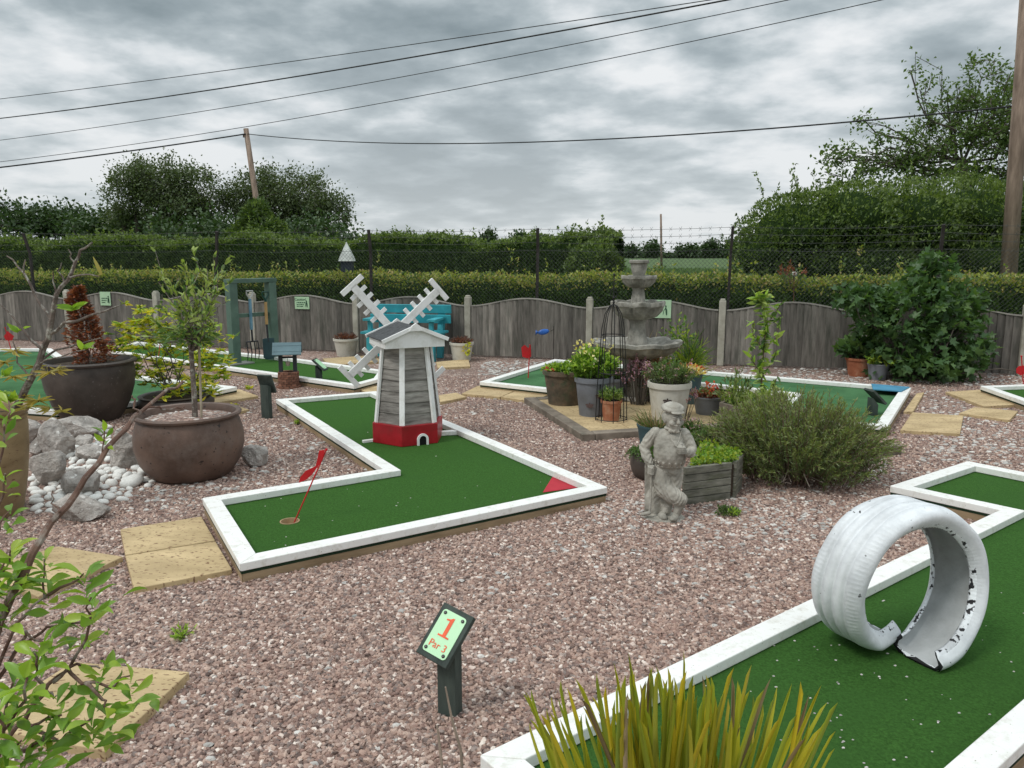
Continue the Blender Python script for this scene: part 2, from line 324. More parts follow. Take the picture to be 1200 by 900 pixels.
# loose pebbles: geometry nodes on a patch with a density per face
def gravel(name, label, cat, rows, rad, mat, seed, flat=.7, holes=()):
    b = MB(); dens = []
    for (y0, y1, dn) in rows:
        x0, x1 = -(.72*y0+1.0), .72*y0+1.0; X0, X1 = -(.72*y1+1.0), .72*y1+1.0
        b.add([(x0,y0,.001),(x1,y0,.001),(X1,y1,.001),(X0,y1,.001)], [(0,1,2,3)]); dens.append(dn)
    o = b.build(name, mat); at = o.data.attributes.new('dens', 'FLOAT', 'FACE'); at.data.foreach_set('value', dens)
    ng = bpy.data.node_groups.new(name, 'GeometryNodeTree'); ng.interface.new_socket('Geometry', in_out='INPUT', socket_type='NodeSocketGeometry'); ng.interface.new_socket('Geometry', in_out='OUTPUT', socket_type='NodeSocketGeometry')
    gi = ng.nodes.new('NodeGroupInput'); go = ng.nodes.new('NodeGroupOutput'); lk = ng.links.new
    dp = ng.nodes.new('GeometryNodeDistributePointsOnFaces'); dp.inputs['Seed'].default_value = seed
    na = ng.nodes.new('GeometryNodeInputNamedAttribute'); na.data_type = 'FLOAT'; na.inputs['Name'].default_value = 'dens'
    lk(gi.outputs[0], dp.inputs['Mesh']); lk(na.outputs['Attribute'], dp.inputs['Density'])
    g2i = ng.nodes.new('GeometryNodeGeometryToInstance')
    for k in range(5):
        ic = ng.nodes.new('GeometryNodeMeshIcoSphere'); ic.inputs['Radius'].default_value = rad; ic.inputs['Subdivisions'].default_value = 2 if k < 2 else 1
        sp_ = ng.nodes.new('GeometryNodeSetPosition'); nz = ng.nodes.new('ShaderNodeTexNoise'); nz.noise_dimensions = '4D'; nz.inputs['W'].default_value = k*3.7+seed; nz.inputs['Scale'].default_value = .62/rad; nz.inputs['Detail'].default_value = 1.5
        sb = ng.nodes.new('ShaderNodeVectorMath'); sb.operation = 'SUBTRACT'; sb.inputs[1].default_value = (.5,.5,.5); lk(nz.outputs['Color'], sb.inputs[0])
        sl = ng.nodes.new('ShaderNodeVectorMath'); sl.operation = 'SCALE'; sl.inputs['Scale'].default_value = rad*2.9; lk(sb.outputs[0], sl.inputs[0])
        lk(ic.outputs[0], sp_.inputs['Geometry']); lk(sl.outputs[0], sp_.inputs['Offset'])
        tr = ng.nodes.new('GeometryNodeTransform'); tr.inputs['Scale'].default_value = (1.15, .85, flat); lk(sp_.outputs[0], tr.inputs['Geometry'])
        sm = ng.nodes.new('GeometryNodeSetMaterial'); sm.inputs['Material'].default_value = mat; lk(tr.outputs[0], sm.inputs['Geometry']); lk(sm.outputs[0], g2i.inputs[0])
    # keep five separate instances
    ng.nodes.remove(g2i); jn = ng.nodes.new('GeometryNodeJoinGeometry')
    for sm in [n for n in ng.nodes if n.bl_idname == 'GeometryNodeSetMaterial']:
        g = ng.nodes.new('GeometryNodeGeometryToInstance'); lk(sm.outputs[0], g.inputs[0]); lk(g.outputs[0], jn.inputs[0])
    ip = ng.nodes.new('GeometryNodeInstanceOnPoints'); ip.inputs['Pick Instance'].default_value = True
    lk(dp.outputs['Points'], ip.inputs['Points']); lk(jn.outputs[0], ip.inputs['Instance'])
    rv = ng.nodes.new('FunctionNodeRandomValue'); rv.data_type = 'FLOAT_VECTOR'; rv.inputs[0].default_value = (-.5,-.5,0); rv.inputs[1].default_value = (.5,.5,6.28); rv.inputs['Seed'].default_value = 3
    rs = ng.nodes.new('FunctionNodeRandomValue'); rs.data_type = 'FLOAT'; rs.inputs[2].default_value = .55; rs.inputs[3].default_value = 1.35; rs.inputs['Seed'].default_value = 9
    ri = ng.nodes.new('FunctionNodeRandomValue'); ri.data_type = 'INT'; ri.inputs[4].default_value = 0; ri.inputs[5].default_value = 4
    lk(rv.outputs[0], ip.inputs['Rotation']); lk(rs.outputs[1], ip.inputs['Scale']); lk(ri.outputs[2], ip.inputs['Instance Index'])
    if holes is not None: pass
    lk(ip.outputs[0], go.inputs[0]); md = o.modifiers.new('scatter', 'NODES'); md.node_group = ng
    return tag(o, label, cat, kind='stuff')
gravel('gravel', 'loose reddish brown and grey gravel spread over the ground', 'gravel', [(1.3,3.4,10500),(3.4,5.2,7500),(5.2,7.5,3600),(7.5,10,1500)], .0082, PEB, 1)
def chip_mesh(b, x, y, r, z=0, m=0, sq=.6):
    h = r*sq; n = 7; ang = U_(0, 6.28); vs = []
    for k, (rr_, zz_) in enumerate(((.75,-.5),(1,.1),(.62,.9))):
        for j in range(n):
            a = ang+2*PI*j/n; q = r*rr_*U_(.72,1.15); vs.append((x+q*math.cos(a), y+q*math.sin(a)*.8, z+h*(.35+.6*zz_)+U_(-.15,.15)*h))
    fs = [(k*n+j, k*n+(j+1) % n, (k+1)*n+(j+1) % n, (k+1)*n+j) for k in range(2) for j in range(n)] + [tuple(2*n+j for j in range(n)), tuple(range(n))[::-1]]
    b.add(vs, fs, m)
# ================================================================ minigolf greens
ZT, ZG, RW = .105, .058, .095        # rail top, turf level, rail width
def inset(poly, d):
    n = len(poly); out_ = []
    for i in range(n):
        a, p_, c = poly[i-1], poly[i], poly[(i+1) % n]
        e1 = (p_-a).normalized(); e2 = (c-p_).normalized(); n1 = Vector((-e1.y, e1.x)); n2 = Vector((-e2.y, e2.x))
        out_.append(p_ + (n1+n2)*(d/(1+n1.dot(n2))))
    return out_
def green(name, label, px, turf=TURF, hole=None, skip=(), rw=RW, zoff=0, group='minigolf greens'):
    t = thing(name, label, 'minigolf green', group=group)
    zt = ZT+zoff; po = [G(x, y, zt).to_2d() if not hasattr(x, 'x') else x for x, y in px]
    ar = sum(po[i].x*po[(i+1) % len(po)].y-po[(i+1) % len(po)].x*po[i].y for i in range(len(po)))
    if ar < 0: po = po[::-1]
    n = len(po); pi_ = inset(po, rw)
    t.location = (sum(p_.x for p_ in po)/n, sum(p_.y for p_ in po)/n, 0); T0 = Vector(t.location).to_2d()
    po = [p_-T0 for p_ in po]; pi_ = [p_-T0 for p_ in pi_]
    # turf with an optional cup cut in it
    tp = inset(po, .012); bm = bmesh.new(); vs_ = [bm.verts.new((p_.x, p_.y, ZG)) for p_ in tp]; es = [bm.edges.new((vs_[i], vs_[(i+1) % n])) for i in range(n)]
    if hole:
        hx, hy = hole; hx -= T0.x; hy -= T0.y; hv = [bm.verts.new((hx+.055*math.cos(a), hy+.055*math.sin(a), ZG)) for a in [2*PI*k/24 for k in range(24)]]
        es += [bm.edges.new((hv[k], hv[(k+1) % 24])) for k in range(24)]
    bmesh.ops.triangle_fill(bm, use_beauty=True, use_dissolve=False, edges=es); bmesh.ops.recalc_face_normals(bm, faces=bm.faces)
    me = bpy.data.meshes.new('turf'); bm.to_mesh(me); bm.free(); me.materials.append(turf); o = bpy.data.objects.new('turf', me); COL.objects.link(o); o.parent = t
    if hole:
        b = MB(); k = 24; ring = [(hx+.055*math.cos(2*PI*j/k), hy+.055*math.sin(2*PI*j/k)) for j in range(k)]
        r2 = [(hx+.049*math.cos(2*PI*j/k), hy+.049*math.sin(2*PI*j/k)) for j in range(k)]
        vs2 = [(x, y, ZG+.004) for x, y in ring]+[(x, y, ZG+.004) for x, y in r2]+[(x, y, .02) for x, y in r2]+[(x, y, ZG-.004) for x, y in ring]
        fs2 = []
        for j in range(k):
            j2 = (j+1) % k; fs2 += [(j, j2, k+j2, k+j), (k+j, k+j2, 2*k+j2, 2*k+j), (j, 3*k+j, 3*k+j2, j2)]
        fs2.append(tuple(range(2*k, 3*k))); b.add(vs2, fs2); b.build('cup', CUPM, t)
    for i in range(n):
        j = (i+1) % n
        a, c, ai, ci = po[i], po[j], pi_[i], pi_[j]
        if i in skip or (n-2-i) % n in ():
            continue
        e = (c-a).normalized(); g = .0012
        Lr = (c-a).length; kp = max(1, int(round(Lr/2.0))) if Lr < 14 else 4; nin = Vector((-e.y, e.x))*rw
        for q_ in range(kp):
            o0 = a+e*g if q_ == 0 else a+e*(Lr*q_/kp+.0018); i0 = ai+e*g if q_ == 0 else a+e*(Lr*q_/kp+.0018)+nin
            o1_ = c-e*g if q_ == kp-1 else a+e*(Lr*(q_+1)/kp-.0018); i1 = ci-e*g if q_ == kp-1 else a+e*(Lr*(q_+1)/kp-.0018)+nin
            b = MB(); b.prism([tuple(o0), tuple(o1_), tuple(i1), tuple(i0)], ZG+.003, zt-U_(0,.003)); b.build('rail', WHITEP, t, bevel=.004)
        nrm = Vector((e.y, -e.x)); o1 = inset(po, .006)
        b = MB(); b.prism([tuple(o1[i]+e*.002), tuple(o1[j]-e*.002), tuple(inset(po,.045)[j]-e*.002), tuple(inset(po,.045)[i]+e*.002)], -.03, ZG-.013); b.build('base_board', TIMBER, t, bevel=.003)
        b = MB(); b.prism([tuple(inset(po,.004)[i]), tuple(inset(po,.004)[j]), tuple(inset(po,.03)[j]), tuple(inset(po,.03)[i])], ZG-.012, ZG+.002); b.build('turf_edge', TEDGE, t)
    return t
CUPM = pmat('cup_liner', (.35,.25,.14,1), .7, var=.3)
hA = G(339.5, 611, ZG)
gA = green('minigolf_green', 'L-shaped green carrying the windmill, with a red corner and a flagged hole', [(323,467.5),(440,458),(712,570.5),(281,660),(237,583),(449,549)], hole=(hA.x, hA.y))
tp = [G(x, y, ZG+.004) - gA.location for x, y in ((636,577),(651.5,552),(692,569.5))]
b = MB(); b.add([(v.x, v.y, ZG+.004) for v in tp], [(0,1,2)]); b.build('corner_patch', REDT, gA)
fr_ = G(562, 884, ZT); v1_ = (G(1172,597,ZT)-fr_).normalized()
perp = Vector((v1_.y, -v1_.x, 0)); rb_ = G(1168, 870, ZT); wid = (rb_-fr_).dot(perp)+.05
e1 = G(1172,597,ZT); e2 = G(1043,569,ZT); e3 = G(1134,540,ZT); far_ = G(1200,553,ZT); fd = (far_-e3).normalized()
# right rail is parallel to the left one
c1 = fr_ + perp*wid
tt = ((e3-c1).x*fd.y-(e3-c1).y*fd.x)/(v1_.x*fd.y-v1_.y*fd.x); c2 = c1 + v1_*tt
gB = green('minigolf_green', 'long green with a stepped end carrying the white tyre loop', [(v.to_2d(), 0) for v in (fr_, c1, c2, e3, e2, e1)], turf=TURF)
green('minigolf_green', 'green with the wooden frame, fork and spade on it', [(130,411),(415,451.5),(447,443),(453,434),(345,419.5),(250,409.5),(160,400)])
green('minigolf_green', 'faded green behind the large dark pot at the left with a red flag', [(-90,408),(60,408),(96,432),(278,453),(230,463),(66,482),(-110,470)], turf=TURF2)
gE = green('minigolf_green', 'faded green behind the stone fountain with a blue corner board', [(562,447),(650,420.5),(822,434),(1068,454),(1040,499),(900,488),(928,461),(822,449),(745,466),(645,456)], turf=TURF2)
tp = [G(x, y, ZT+.002) - gE.location for x, y in ((1021,450.5),(1066,454.3),(1056,459.5),(1023,457))]
b = MB(); b.prism([(v.x, v.y) for v in tp], ZT+.002, ZT+.012); b.build('corner_board', BLUET, gE)
green('minigolf_green', 'green at the far right by the fig bush with a red flag', [(1149,452),(1215,449.5),(1400,462),(1400,520),(1215,475)], turf=TURF)
# low dividers beside the windmill are rails across green A
b = MB()
b.beam(G(425,517.5,ZG+.012)-gA.location, G(445,515,ZG+.012)-gA.location, .03, .022); b.build('divider', WHITEP, gA, bevel=.003)
b = MB(); b.beam(G(512,508,ZG+.02)-gA.location, G(537,506.5,ZG+.02)-gA.location, .05, .035); b.build('divider', WHITEP, gA, bevel=.003)
# ================================================================ slabs
def slab(px, label, z=.032, zb=-.02, mat=None):
    c = [G(x, y, z) for x, y in px]; m = sum(c, Vector())/len(c); t = MB(); t.prism([(v.x-m.x, v.y-m.y) for v in c], zb, z)
    o = t.build('paving_slab', mat or SLABM, bevel=.004); o.location = (m.x, m.y, 0); return tag(o, label, 'paving slab', 'buff paving slabs')
slab([(141,620),(236,605),(252,633),(147,650)], 'buff slab touching the white end of the windmill green, rear one of the pair')
slab([(147,651),(252.5,634),(272,667),(157,690)], 'buff slab at the near corner of the windmill green, front one of the pair')
slab([(-28,668),(68,640),(144,652),(45,699)], 'buff slab left of the pair, partly behind green leaves and the thin branch')
slab([(85,775),(222,787),(123,880),(-30,850)], 'nearest buff slab, at the bottom left under the leafy shrub', z=.04)
slab([(232,462),(281,456),(303,464),(250,472)], 'small buff slab behind the wide brown bowl pot and its tree')
slab([(228,479),(272,473),(292,480),(240,489)], 'half hidden slab just behind the rim of the brown bowl pot')
slab([(378,420),(438,416),(448,423),(386,428)], 'buff slab in front of the left white pot by the bench')
slab([(511,424),(549,420.5),(551,429),(513,431)], 'buff slab under the white pot right of the bench')
slab([(541,461),(560,452),(605,457),(586,465)], 'buff slab at the left corner of the fountain green')
slab([(587,465),(606,457.5),(644,462),(622,470)], 'buff slab in front of the fountain green near the mossy pot')
slab([(514,463),(535,460),(547,465),(516,471)], 'small buff slab just right of the windmill behind its green')
slab([(418,455),(466,449),(468,456),(436,462)], 'buff slab behind the windmill green at the corner of the spade green')
slab([(1069,483),(1129,487),(1125,508),(1055,504)], 'square buff slab beside the right end of the fountain green')
slab([(1074,461),(1083,459.5),(1070,482),(1059,482)], 'narrow slab strip along the right end of the fountain green')
slab([(1108,459),(1160,456),(1206,473),(1153,476)], 'large buff slab in front of the fig bush by the far right green')
slab([(1124,484),(1142,477),(1193,481.5),(1183,492)], 'buff slab half sunk in gravel right of the square slab')
slab([(540,505),(548,503),(556,507),(548,510)], 'small slab offcut by the side of the windmill green') if False else None
# ================================================================ loose pale stones
b = MB()
def scatter(n, fx, r0, r1):
    for _ in range(n):
        q_ = fx(); chip_mesh(b, q_.x, q_.y, U_(r0, r1)**1.0)
def pxr(x0, y0, x1, y1): return lambda: G(U_(x0, x1), U_(y0, y1))
def near(px, py, s): 
    c = G(px, py); return lambda: c + Vector((RNG.normal()*s, RNG.normal()*s*.7, 0))
scatter(260, lambda: G(U_(150,1000), 560+340*U_(0,1)**1.3), .008, .019)
scatter(300, lambda: G(U_(640,1040), U_(575,650)), .008, .020)
scatter(260, near(880, 610, .35), .008, .022); scatter(320, near(1000, 555, .45), .008, .02); scatter(120, near(720, 600, .25), .008, .02)
scatter(150, lambda: G(U_(250,460), U_(500,560)), .012, .028); scatter(260, lambda: G(U_(250,900), U_(425,520)), .012, .026)
scatter(260, lambda: G(U_(560,640), U_(424,440)), .014, .03); scatter(500, lambda: G(U_(830,1200), U_(432,452)), .016, .03); scatter(350, lambda: G(U_(1080,1200), U_(455,545)), .012, .028)
scatter(120, lambda: G(U_(150,330), U_(560,600)), .012, .026)
scatter(60, lambda: G(U_(560,900), U_(640,720)), .008, .020)
tag(b.build('pale_stones', PALE), 'scattered pale limestone chips lying on the gravel', 'stone chips', kind='stuff')
b = MB()
for _ in range(150):
    q_ = G(U_(760,1200), U_(690,900), ZG) if U_(0,1) < .7 else G(U_(300,640), U_(500,640), ZG); chip_mesh(b, q_.x, q_.y, U_(.0025,.006), z=ZG)
tag(b.build('turf_grit', PALE), 'tiny grit and chips lying on the green turf', 'grit', kind='stuff')
# ================================================================ panel fence
FENCEW = pmat('weathered_fence_board', (.145,.133,.116,1), .9, col2=(.25,.23,.203,1), scale=2.6, stretch=(9,9,1.2), bump=.5, bscale=40, bdist=.004, bstretch=(7,7,.7), island=.42, dirt=(.07,.075,.06,1), dirtscale=1.2)
FCAP = pmat('fence_cap', (.26,.245,.22,1), .85, var=.3, scale=4, bump=.3)
CONC = pmat('concrete', (.34,.32,.26,1), .9, col2=(.48,.46,.39,1), scale=5, bump=.5, bscale=90, dirt=(.25,.25,.19,1), dirtscale=4)
fz = math.atan2(fdn.y, fdn.x)
fence = thing('panel_fence', 'low grey feather-edge panel fence with arched tops and concrete posts', 'fence', fpos(-4), fz)
FO = fpos(-4); PLN = fdv.length
def floc(v): v = Vector(v)-FO; return Vector((v.dot(fdn), v.dot(FB), v.z))
def arch(t): return .80+.125*(.5*(1-math.cos(2*PI*min(max(t,0),1))))**.8
for k in range(-9, 7):
    xo = (k+4)*PLN; b = MB(); n = 19; W0 = PLN-.11; bw = W0/n
    for i in range(n):
        x = xo+.055+i*bw; z1 = arch((i+.1)/n)-.02; z2 = arch((i+1.1)/n)-.02; dz = U_(-.004,.004); y0 = U_(-.004,.004)
        vs_ = [(x,y0-.022,.03),(x+bw*1.12,y0-.002,.03),(x+bw*1.12,y0+.006,.03),(x,y0+.006,.03),(x,y0-.022,z1+dz),(x+bw*1.12,y0-.002,z2+dz),(x+bw*1.12,y0+.006,z2+dz),(x,y0+.006,z1+dz)]
        b.add(vs_, [(0,3,2,1),(4,5,6,7),(0,1,5,4),(1,2,6,5),(2,3,7,6),(3,0,4,7)])
    pn = b.build('fence_panel', FENCEW, fence)
    b = MB(); m = 24
    for i in range(m):
        t0, t1 = i/m, (i+1)/m; b.beam((xo+.055+W0*t0, -.002, arch(t0)-.008), (xo+.055+W0*t1, -.002, arch(t1)-.008), .045, .018)
    b.build('capping', FCAP, pn)
    if k > -9:
        b = MB(); b.box((xo, 0, .465), (.095, .10, .93)); b.box((xo, 0, .94), (.07, .075, .03)); b.build('post', CONC, fence, bevel=.012)
# ================================================================ chain-link fence
WIRE = pmat('dull_wire', (.07,.075,.07,1), .6, bump=0, metal=.3)
RUST = pmat('dark_iron_post', (.035,.030,.028,1), .8, var=.4, bump=.4)
cl = thing('chain_link_fence', 'tall chain-link fence with barbed wire on dark posts behind the panel fence', 'fence', fpos(-4, .42), fz)
def linkpanel(x0, x1, z0, z1, s):
    b = MB(); h = z1-z0; k = int((x1-x0+h)/s)
    for i in range(k):
        xs = x0-h+i*s
        for sg in (0, 1):
            a = Vector((xs, .004*sg, z0 if not sg else z1)); c = Vector((xs+h, .004*sg, z1 if not sg else z0))
            # clip to x0..x1
            d = c-a; ta = max(0, (x0-a.x)/d.x); tb = min(1, (x1-a.x)/d.x)
            if ta < tb: b.tube([a+d*ta, a+d*tb], .0019, 3, cap=False)
    return b
CX = [-3.0+2*0, 0]
pxs = [-160, 35, 245, 432, 628, 855, 1105, 1390]
cpos = []
for x in pxs:       # where these columns of the photograph meet the fence line
    o_ = fpos(0, .42); r_ = ray(x, 300); k_ = (o_.x*r_.y-o_.y*r_.x)/(fdn.y*r_.x-fdn.x*r_.y)
    cpos.append(k_+4*PLN)
b = linkpanel(cpos[0], cpos[-1], .55, 1.66, .062); b.build('chain_link_mesh', WIRE, cl)
for i, x in enumerate(cpos):
    b = MB(); lean = (.02, -.03, .17, .03, .03, .02, -.03, 0)[i]
    b.beam((x, .03, 0), (x+lean*.8, .03, 1.62), .04, .04, up=(0,1,0)); b.beam((x+lean*.8, .03, 1.6), (x+lean*1.35, -.06, 1.97), .04, .04, up=(0,1,0)); b.build('post', RUST, cl)
for z, yy in ((1.64, .02), (1.76, .0), (1.86, -.03), (1.96, -.06)):
    b = MB(); pts = []
    for i in range(len(cpos)-1):
        for j in range(6): t_ = j/6; pts.append((cpos[i]+(cpos[i+1]-cpos[i])*t_, yy, z-.03*4*t_*(1-t_)+RNG.normal()*.003))
    b.tube(pts, .0026, 4, cap=False)
    if z > 1.7:
        xx = cpos[0]
        while xx < cpos[-1]:
            for s_ in (-1, 1): b.tube([(xx-.02, yy, z-.025-.03*s_), (xx+.02, yy, z-.015+.03*s_)], .002, 3)
            xx += .14
    b.build('barbed_wire' if z > 1.7 else 'top_wire', WIRE, cl)
# ================================================================ windmill
WH = pmat('white_wood_paint', (.8,.8,.79,1), .4, var=.04, bump=.15, bscale=120, bdist=.001, dirt=(.62,.61,.57,1), dirtscale=9)
CLAP = pmat('weathered_clapboard', (.15,.135,.12,1), .85, col2=(.36,.34,.31,1), scale=3, stretch=(2,2,14), bump=.6, bscale=30, bdist=.004, bstretch=(1,1,10), island=.22)
REDP = pmat('red_gloss_paint', (.36,.012,.02,1), .35, col2=(.46,.02,.03,1), scale=5, bump=.15, dirt=(.22,.02,.02,1), dirtscale=6)
FELT = pmat('roofing_felt', (.055,.058,.06,1), .95, col2=(.10,.105,.11,1), scale=30, bump=.8, bscale=500, bdist=.002)
BLACK = pmat('opening_shade_black', (.008,.008,.008,1), .9, bump=0)  # shade inside the windmill arch, given as plain black
wf = G(479, 523.5, ZG); wc = Vector((wf.x, wf.y, ZG)); wd = Vector((wf.x, wf.y, 0)).normalized(); wc = wc + wd*.285; wc.z = ZG + .001
va = math.atan2(-wc.y, -wc.x)
wm = thing('windmill', 'grey clapboard model windmill with white sails and red base on the green', 'windmill', wc)
def hexr(R, z, off=0, R2=None): return [(R*math.cos(va+math.radians(-10+60*k)+off), R*math.sin(va+math.radians(-10+60*k)+off), z) for k in range(6)]
b = MB(); b.prism([(x, y) for x, y, z in hexr(.305, 0)], 0, .165); b.build('base', REDP, wm, bevel=.005)
zt = P(479, 404, wc.y).z - wc.z
b = MB(); nb_ = 7; R0, R1 = .262, .192
for k in range(6):
    for i in range(nb_):
        z0 = .165+(zt-.165)*i/nb_; z1 = .165+(zt-.165)*(i+1)/nb_+.006; ra = R0+(R1-R0)*i/nb_+.010; rb = R0+(R1-R0)*(i+1)/nb_-.001
        A = [Vector(hexr(ra, z0)[k]), Vector(hexr(ra, z0)[(k+1) % 6]), Vector(hexr(rb, z1)[(k+1) % 6]), Vector(hexr(rb, z1)[k])]
        B_ = [Vector((v.x*.93, v.y*.93, v.z)) for v in A]
        b.add(A+B_, [(0,1,2,3),(7,6,5,4),(0,4,5,1),(3,2,6,7),(1,5,6,2),(0,3,7,4)])
b.build('clapboard_tower', CLAP, wm)
for k in range(6):
    b = MB(); p0 = Vector(hexr(R0+.012, .165)[k]); p1 = Vector(hexr(R1+.012, zt)[k]); out_ = Vector((p0.x, p0.y, 0)); b.beam(p0, p1, .042, .02, up=out_); b.build('corner_strip', WH, wm, bevel=.002)
b = MB(); b.box((0,0,zt+.006), (.30,.30,.012), rotz(va)); b.build('ceiling_board', WH, wm)
# arch on the solid base, its dark opening painted as a flat black face
am = va+math.radians(24); fn = Vector((math.cos(va+math.radians(20)), math.sin(va+math.radians(20)), 0)); fs_ = Vector((-fn.y, fn.x, 0)); ap = .305*math.cos(math.radians(30)); fc = fn*ap + fs_*.022
def archpts(r, h, k=12): return [(-r, 0)]+[(-r*math.cos(PI*i/k), h+r*math.sin(PI*i/k)) for i in range(k+1)]+[(r, 0)]
b = MB(); o_, i_ = archpts(.048, .045), archpts(.03, .045); n = len(o_)
def ap3(p_, d): return fc + fs_*p_[0] + fn*d + Vector((0,0,p_[1]))
vs_ = [ap3(p_, .012) for p_ in o_]+[ap3(p_, .012) for p_ in i_]+[ap3(p_, -.003) for p_ in o_]+[ap3(p_, -.003) for p_ in i_]
fq = []
for i in range(n-1): fq += [(i,i+1,n+i+1,n+i),(2*n+i,2*n+i+1,i+1,i),(n+i,n+i+1,3*n+i+1,3*n+i)]
b.add(vs_, fq); b.build('door_arch', WH, wm)
b = MB(); b.add([ap3(p_, .003) for p_ in i_], [tuple(range(n))]); b.build('doorway_shade', BLACK, wm)  # flat black face standing in for the shade of an opening
# roof
rd = va+math.radians(17); rf = Vector((math.cos(rd), math.sin(rd), 0)); rs_ = Vector((-rf.y, rf.x, 0)); HW, HL = .245, .235
def rp(s, l, z): return rs_*s + rf*l + Vector((0,0,zt+z))
b = MB(); b.add([rp(-HW,HL,0),rp(HW,HL,0),rp(HW,HL,.062),rp(0,HL,.155),rp(-HW,HL,.062), rp(-HW,-HL,0),rp(HW,-HL,0),rp(HW,-HL,.062),rp(0,-HL,.155),rp(-HW,-HL,.062)],
   [(0,1,2,3,4),(9,8,7,6,5),(0,5,6,1),(1,6,7,2),(4,9,5,0),(2,7,8,3),(3,8,9,4)]); b.build('gable_box', WH, wm, bevel=.002)
for s in (-1, 1):
    b = MB(); b.add([rp(s*(HW+.018),HL+.01,.057),rp(0,HL+.01,.165),rp(0,-HL-.01,.165),rp(s*(HW+.018),-HL-.01,.057)]+[rp(s*(HW+.018),HL+.01,.066),rp(0,HL+.01,.174),rp(0,-HL-.01,.174),rp(s*(HW+.018),-HL-.01,.066)],
      [(0,1,2,3),(7,6,5,4),(0,4,5,1),(1,5,6,2),(2,6,7,3),(3,7,4,0)]); b.build('roof_felt', FELT, wm)
    for l in (HL+.018, -HL-.018):
        b = MB(); b.beam(rp(s*(HW+.025), l, .058), rp(0, l, .168), .016, .03, up=(0,0,1)); b.build('barge_board', WH, wm, bevel=.002)
for l in (HL+.02, -HL-.02):
    b = MB(); b.add([rp(s,l+d,z) for d in (-.013,.013) for s, z in ((-.055,.135),(.055,.135),(.03,.175),(0,.195),(-.03,.175))], [(0,1,2,3,4),(9,8,7,6,5),(0,5,6,1),(1,6,7,2),(2,7,8,3),(3,8,9,4),(4,9,5,0)]); b.build('finial', WH, wm)
sc_w = P(462.5, 390, wc.y+.27) - wc; hub = Vector((-rf.x*(HL+.05), -rf.y*(HL+.05), sc_w.z)); 
b = MB(); b.tube([hub, hub-rf*.06], .03, 12); b.build('sail_hub', WH, wm)
hh = -rs_ if rs_.x < 0 else rs_
for ang in (131, 41.5, 221, 311):
    a = math.radians(ang); d = hh*math.cos(a)+Vector((0,0,math.sin(a))); e = -hh*math.sin(a)+Vector((0,0,math.cos(a))); c0 = hub - rf*.045
    b = MB(); b.beam(c0, c0+d*.525, .062, .018, up=rf)
    for i, q_ in enumerate((.20, .285, .37, .45)): b.beam(c0+d*q_-e*.084-rf*.016, c0+d*q_+e*.084-rf*.016, .034, .014, up=rf)
    b.beam(c0+d*.535-e*.115-rf*.001, c0+d*.535+e*.115-rf*.001, .045, .02, up=rf); b.build('sail', WH, wm, bevel=.002)
# ================================================================ tyre loop
TYW = pmat('painted_rubber', (.72,.75,.77,1), .5, col2=(.80,.83,.85,1), scale=7, bump=.5, bscale=70, bdist=.003, dirt=(.55,.58,.60,1), dirtscale=5, speck=(.03,.03,.03,1), speckscale=34, speckth=.70)
TYB = pmat('chipped_bead_paint', (.68,.71,.73,1), .5, bump=.8, bscale=60, bdist=.006, speck=(.02,.02,.022,1), speckscale=42, speckth=.555)
TYI = pmat('tyre_lining', (.42,.44,.44,1), .8, col2=(.56,.58,.58,1), scale=4, stretch=(1,1,1), bump=.4, bscale=100, dirt=(.3,.3,.29,1))
TYK = pmat('bare_rubber', (.015,.015,.016,1), .8, bump=.5)
tb_ = G(1050, 765, ZG); ax = Vector((.423,-.906,0)); bb = Vector((.906,.423,0)); RT = .322
outer = [(-.088,.238,1),(-.102,.252,0),(-.118,.27,0),(-.124,.288,0),(-.118,.304,0),(-.102,.313,0),(-.088,.318,0)]
for g in (-.055, 0, .055): outer += [(g-.009,.3225,0),(g-.006,.316,0),(g+.006,.316,0),(g+.009,.3225,0)]
outer += [(.088,.318,0),(.102,.313,0),(.118,.304,0),(.124,.288,0),(.118,.27,0),(.102,.252,0),(.088,.238,1)]
inner = [(.076,.240,1),(.088,.256,2),(.104,.272,2),(.106,.288,2),(.09,.300,2),(.045,.306,2),(0,.307,2),(-.045,.306,2),(-.09,.300,2),(-.106,.288,2),(-.104,.272,2),(-.088,.256,2),(-.076,.240,1)]
prof = outer+inner; k = len(prof); NS = 330; b = MB(); vs_ = []
for i in range(NS+1):
    t = i/NS; ph = math.radians(-6)+t*math.radians(366); off = (t-.5)*.21
    end = max(0, 1-min(t, 1-t)*14)
    for j, (s, r, m) in enumerate(prof):
        rr_ = r
        if j < len(outer) and .08 < abs(s) < .112 and i % 3 < 1: rr_ -= .0022
        rr_ += .002*math.sin(ph*7+s*30)
        rise = .03*end if t < .5 else 0
        c_ = ax*(s*(1-.12*end)+off) - bb*(math.sin(ph)*rr_) + Vector((0,0,RT-math.cos(ph)*rr_ + rise)); vs_.append(c_)
    if i in (0, NS): pass
for v in (0, NS):
    for j in range(k):
        q_ = RNG.normal(size=3)*.004; vs_[v*k+j] = vs_[v*k+j]+Vector(q_)+(-1 if v == 0 else 1)*Vector((0,0,0))
fs2 = [(i*k+j, i*k+(j+1) % k, (i+1)*k+(j+1) % k, (i+1)*k+j) for i in range(NS) for j in range(k)]
b.v = [tuple(v) for v in vs_]; b.f = fs2; b.m = [max(prof[j][2], prof[(j+1) % k][2] if prof[j][2] != 2 else 2) if not (prof[j][2] == 0 and prof[(j+1) % k][2] == 1) else 1 for i in range(NS) for j in range(k)]
capf = [tuple(range(k))[::-1], tuple(NS*k+j for j in range(k))]
for c_ in capf: b.f.append(c_); b.m.append(3)
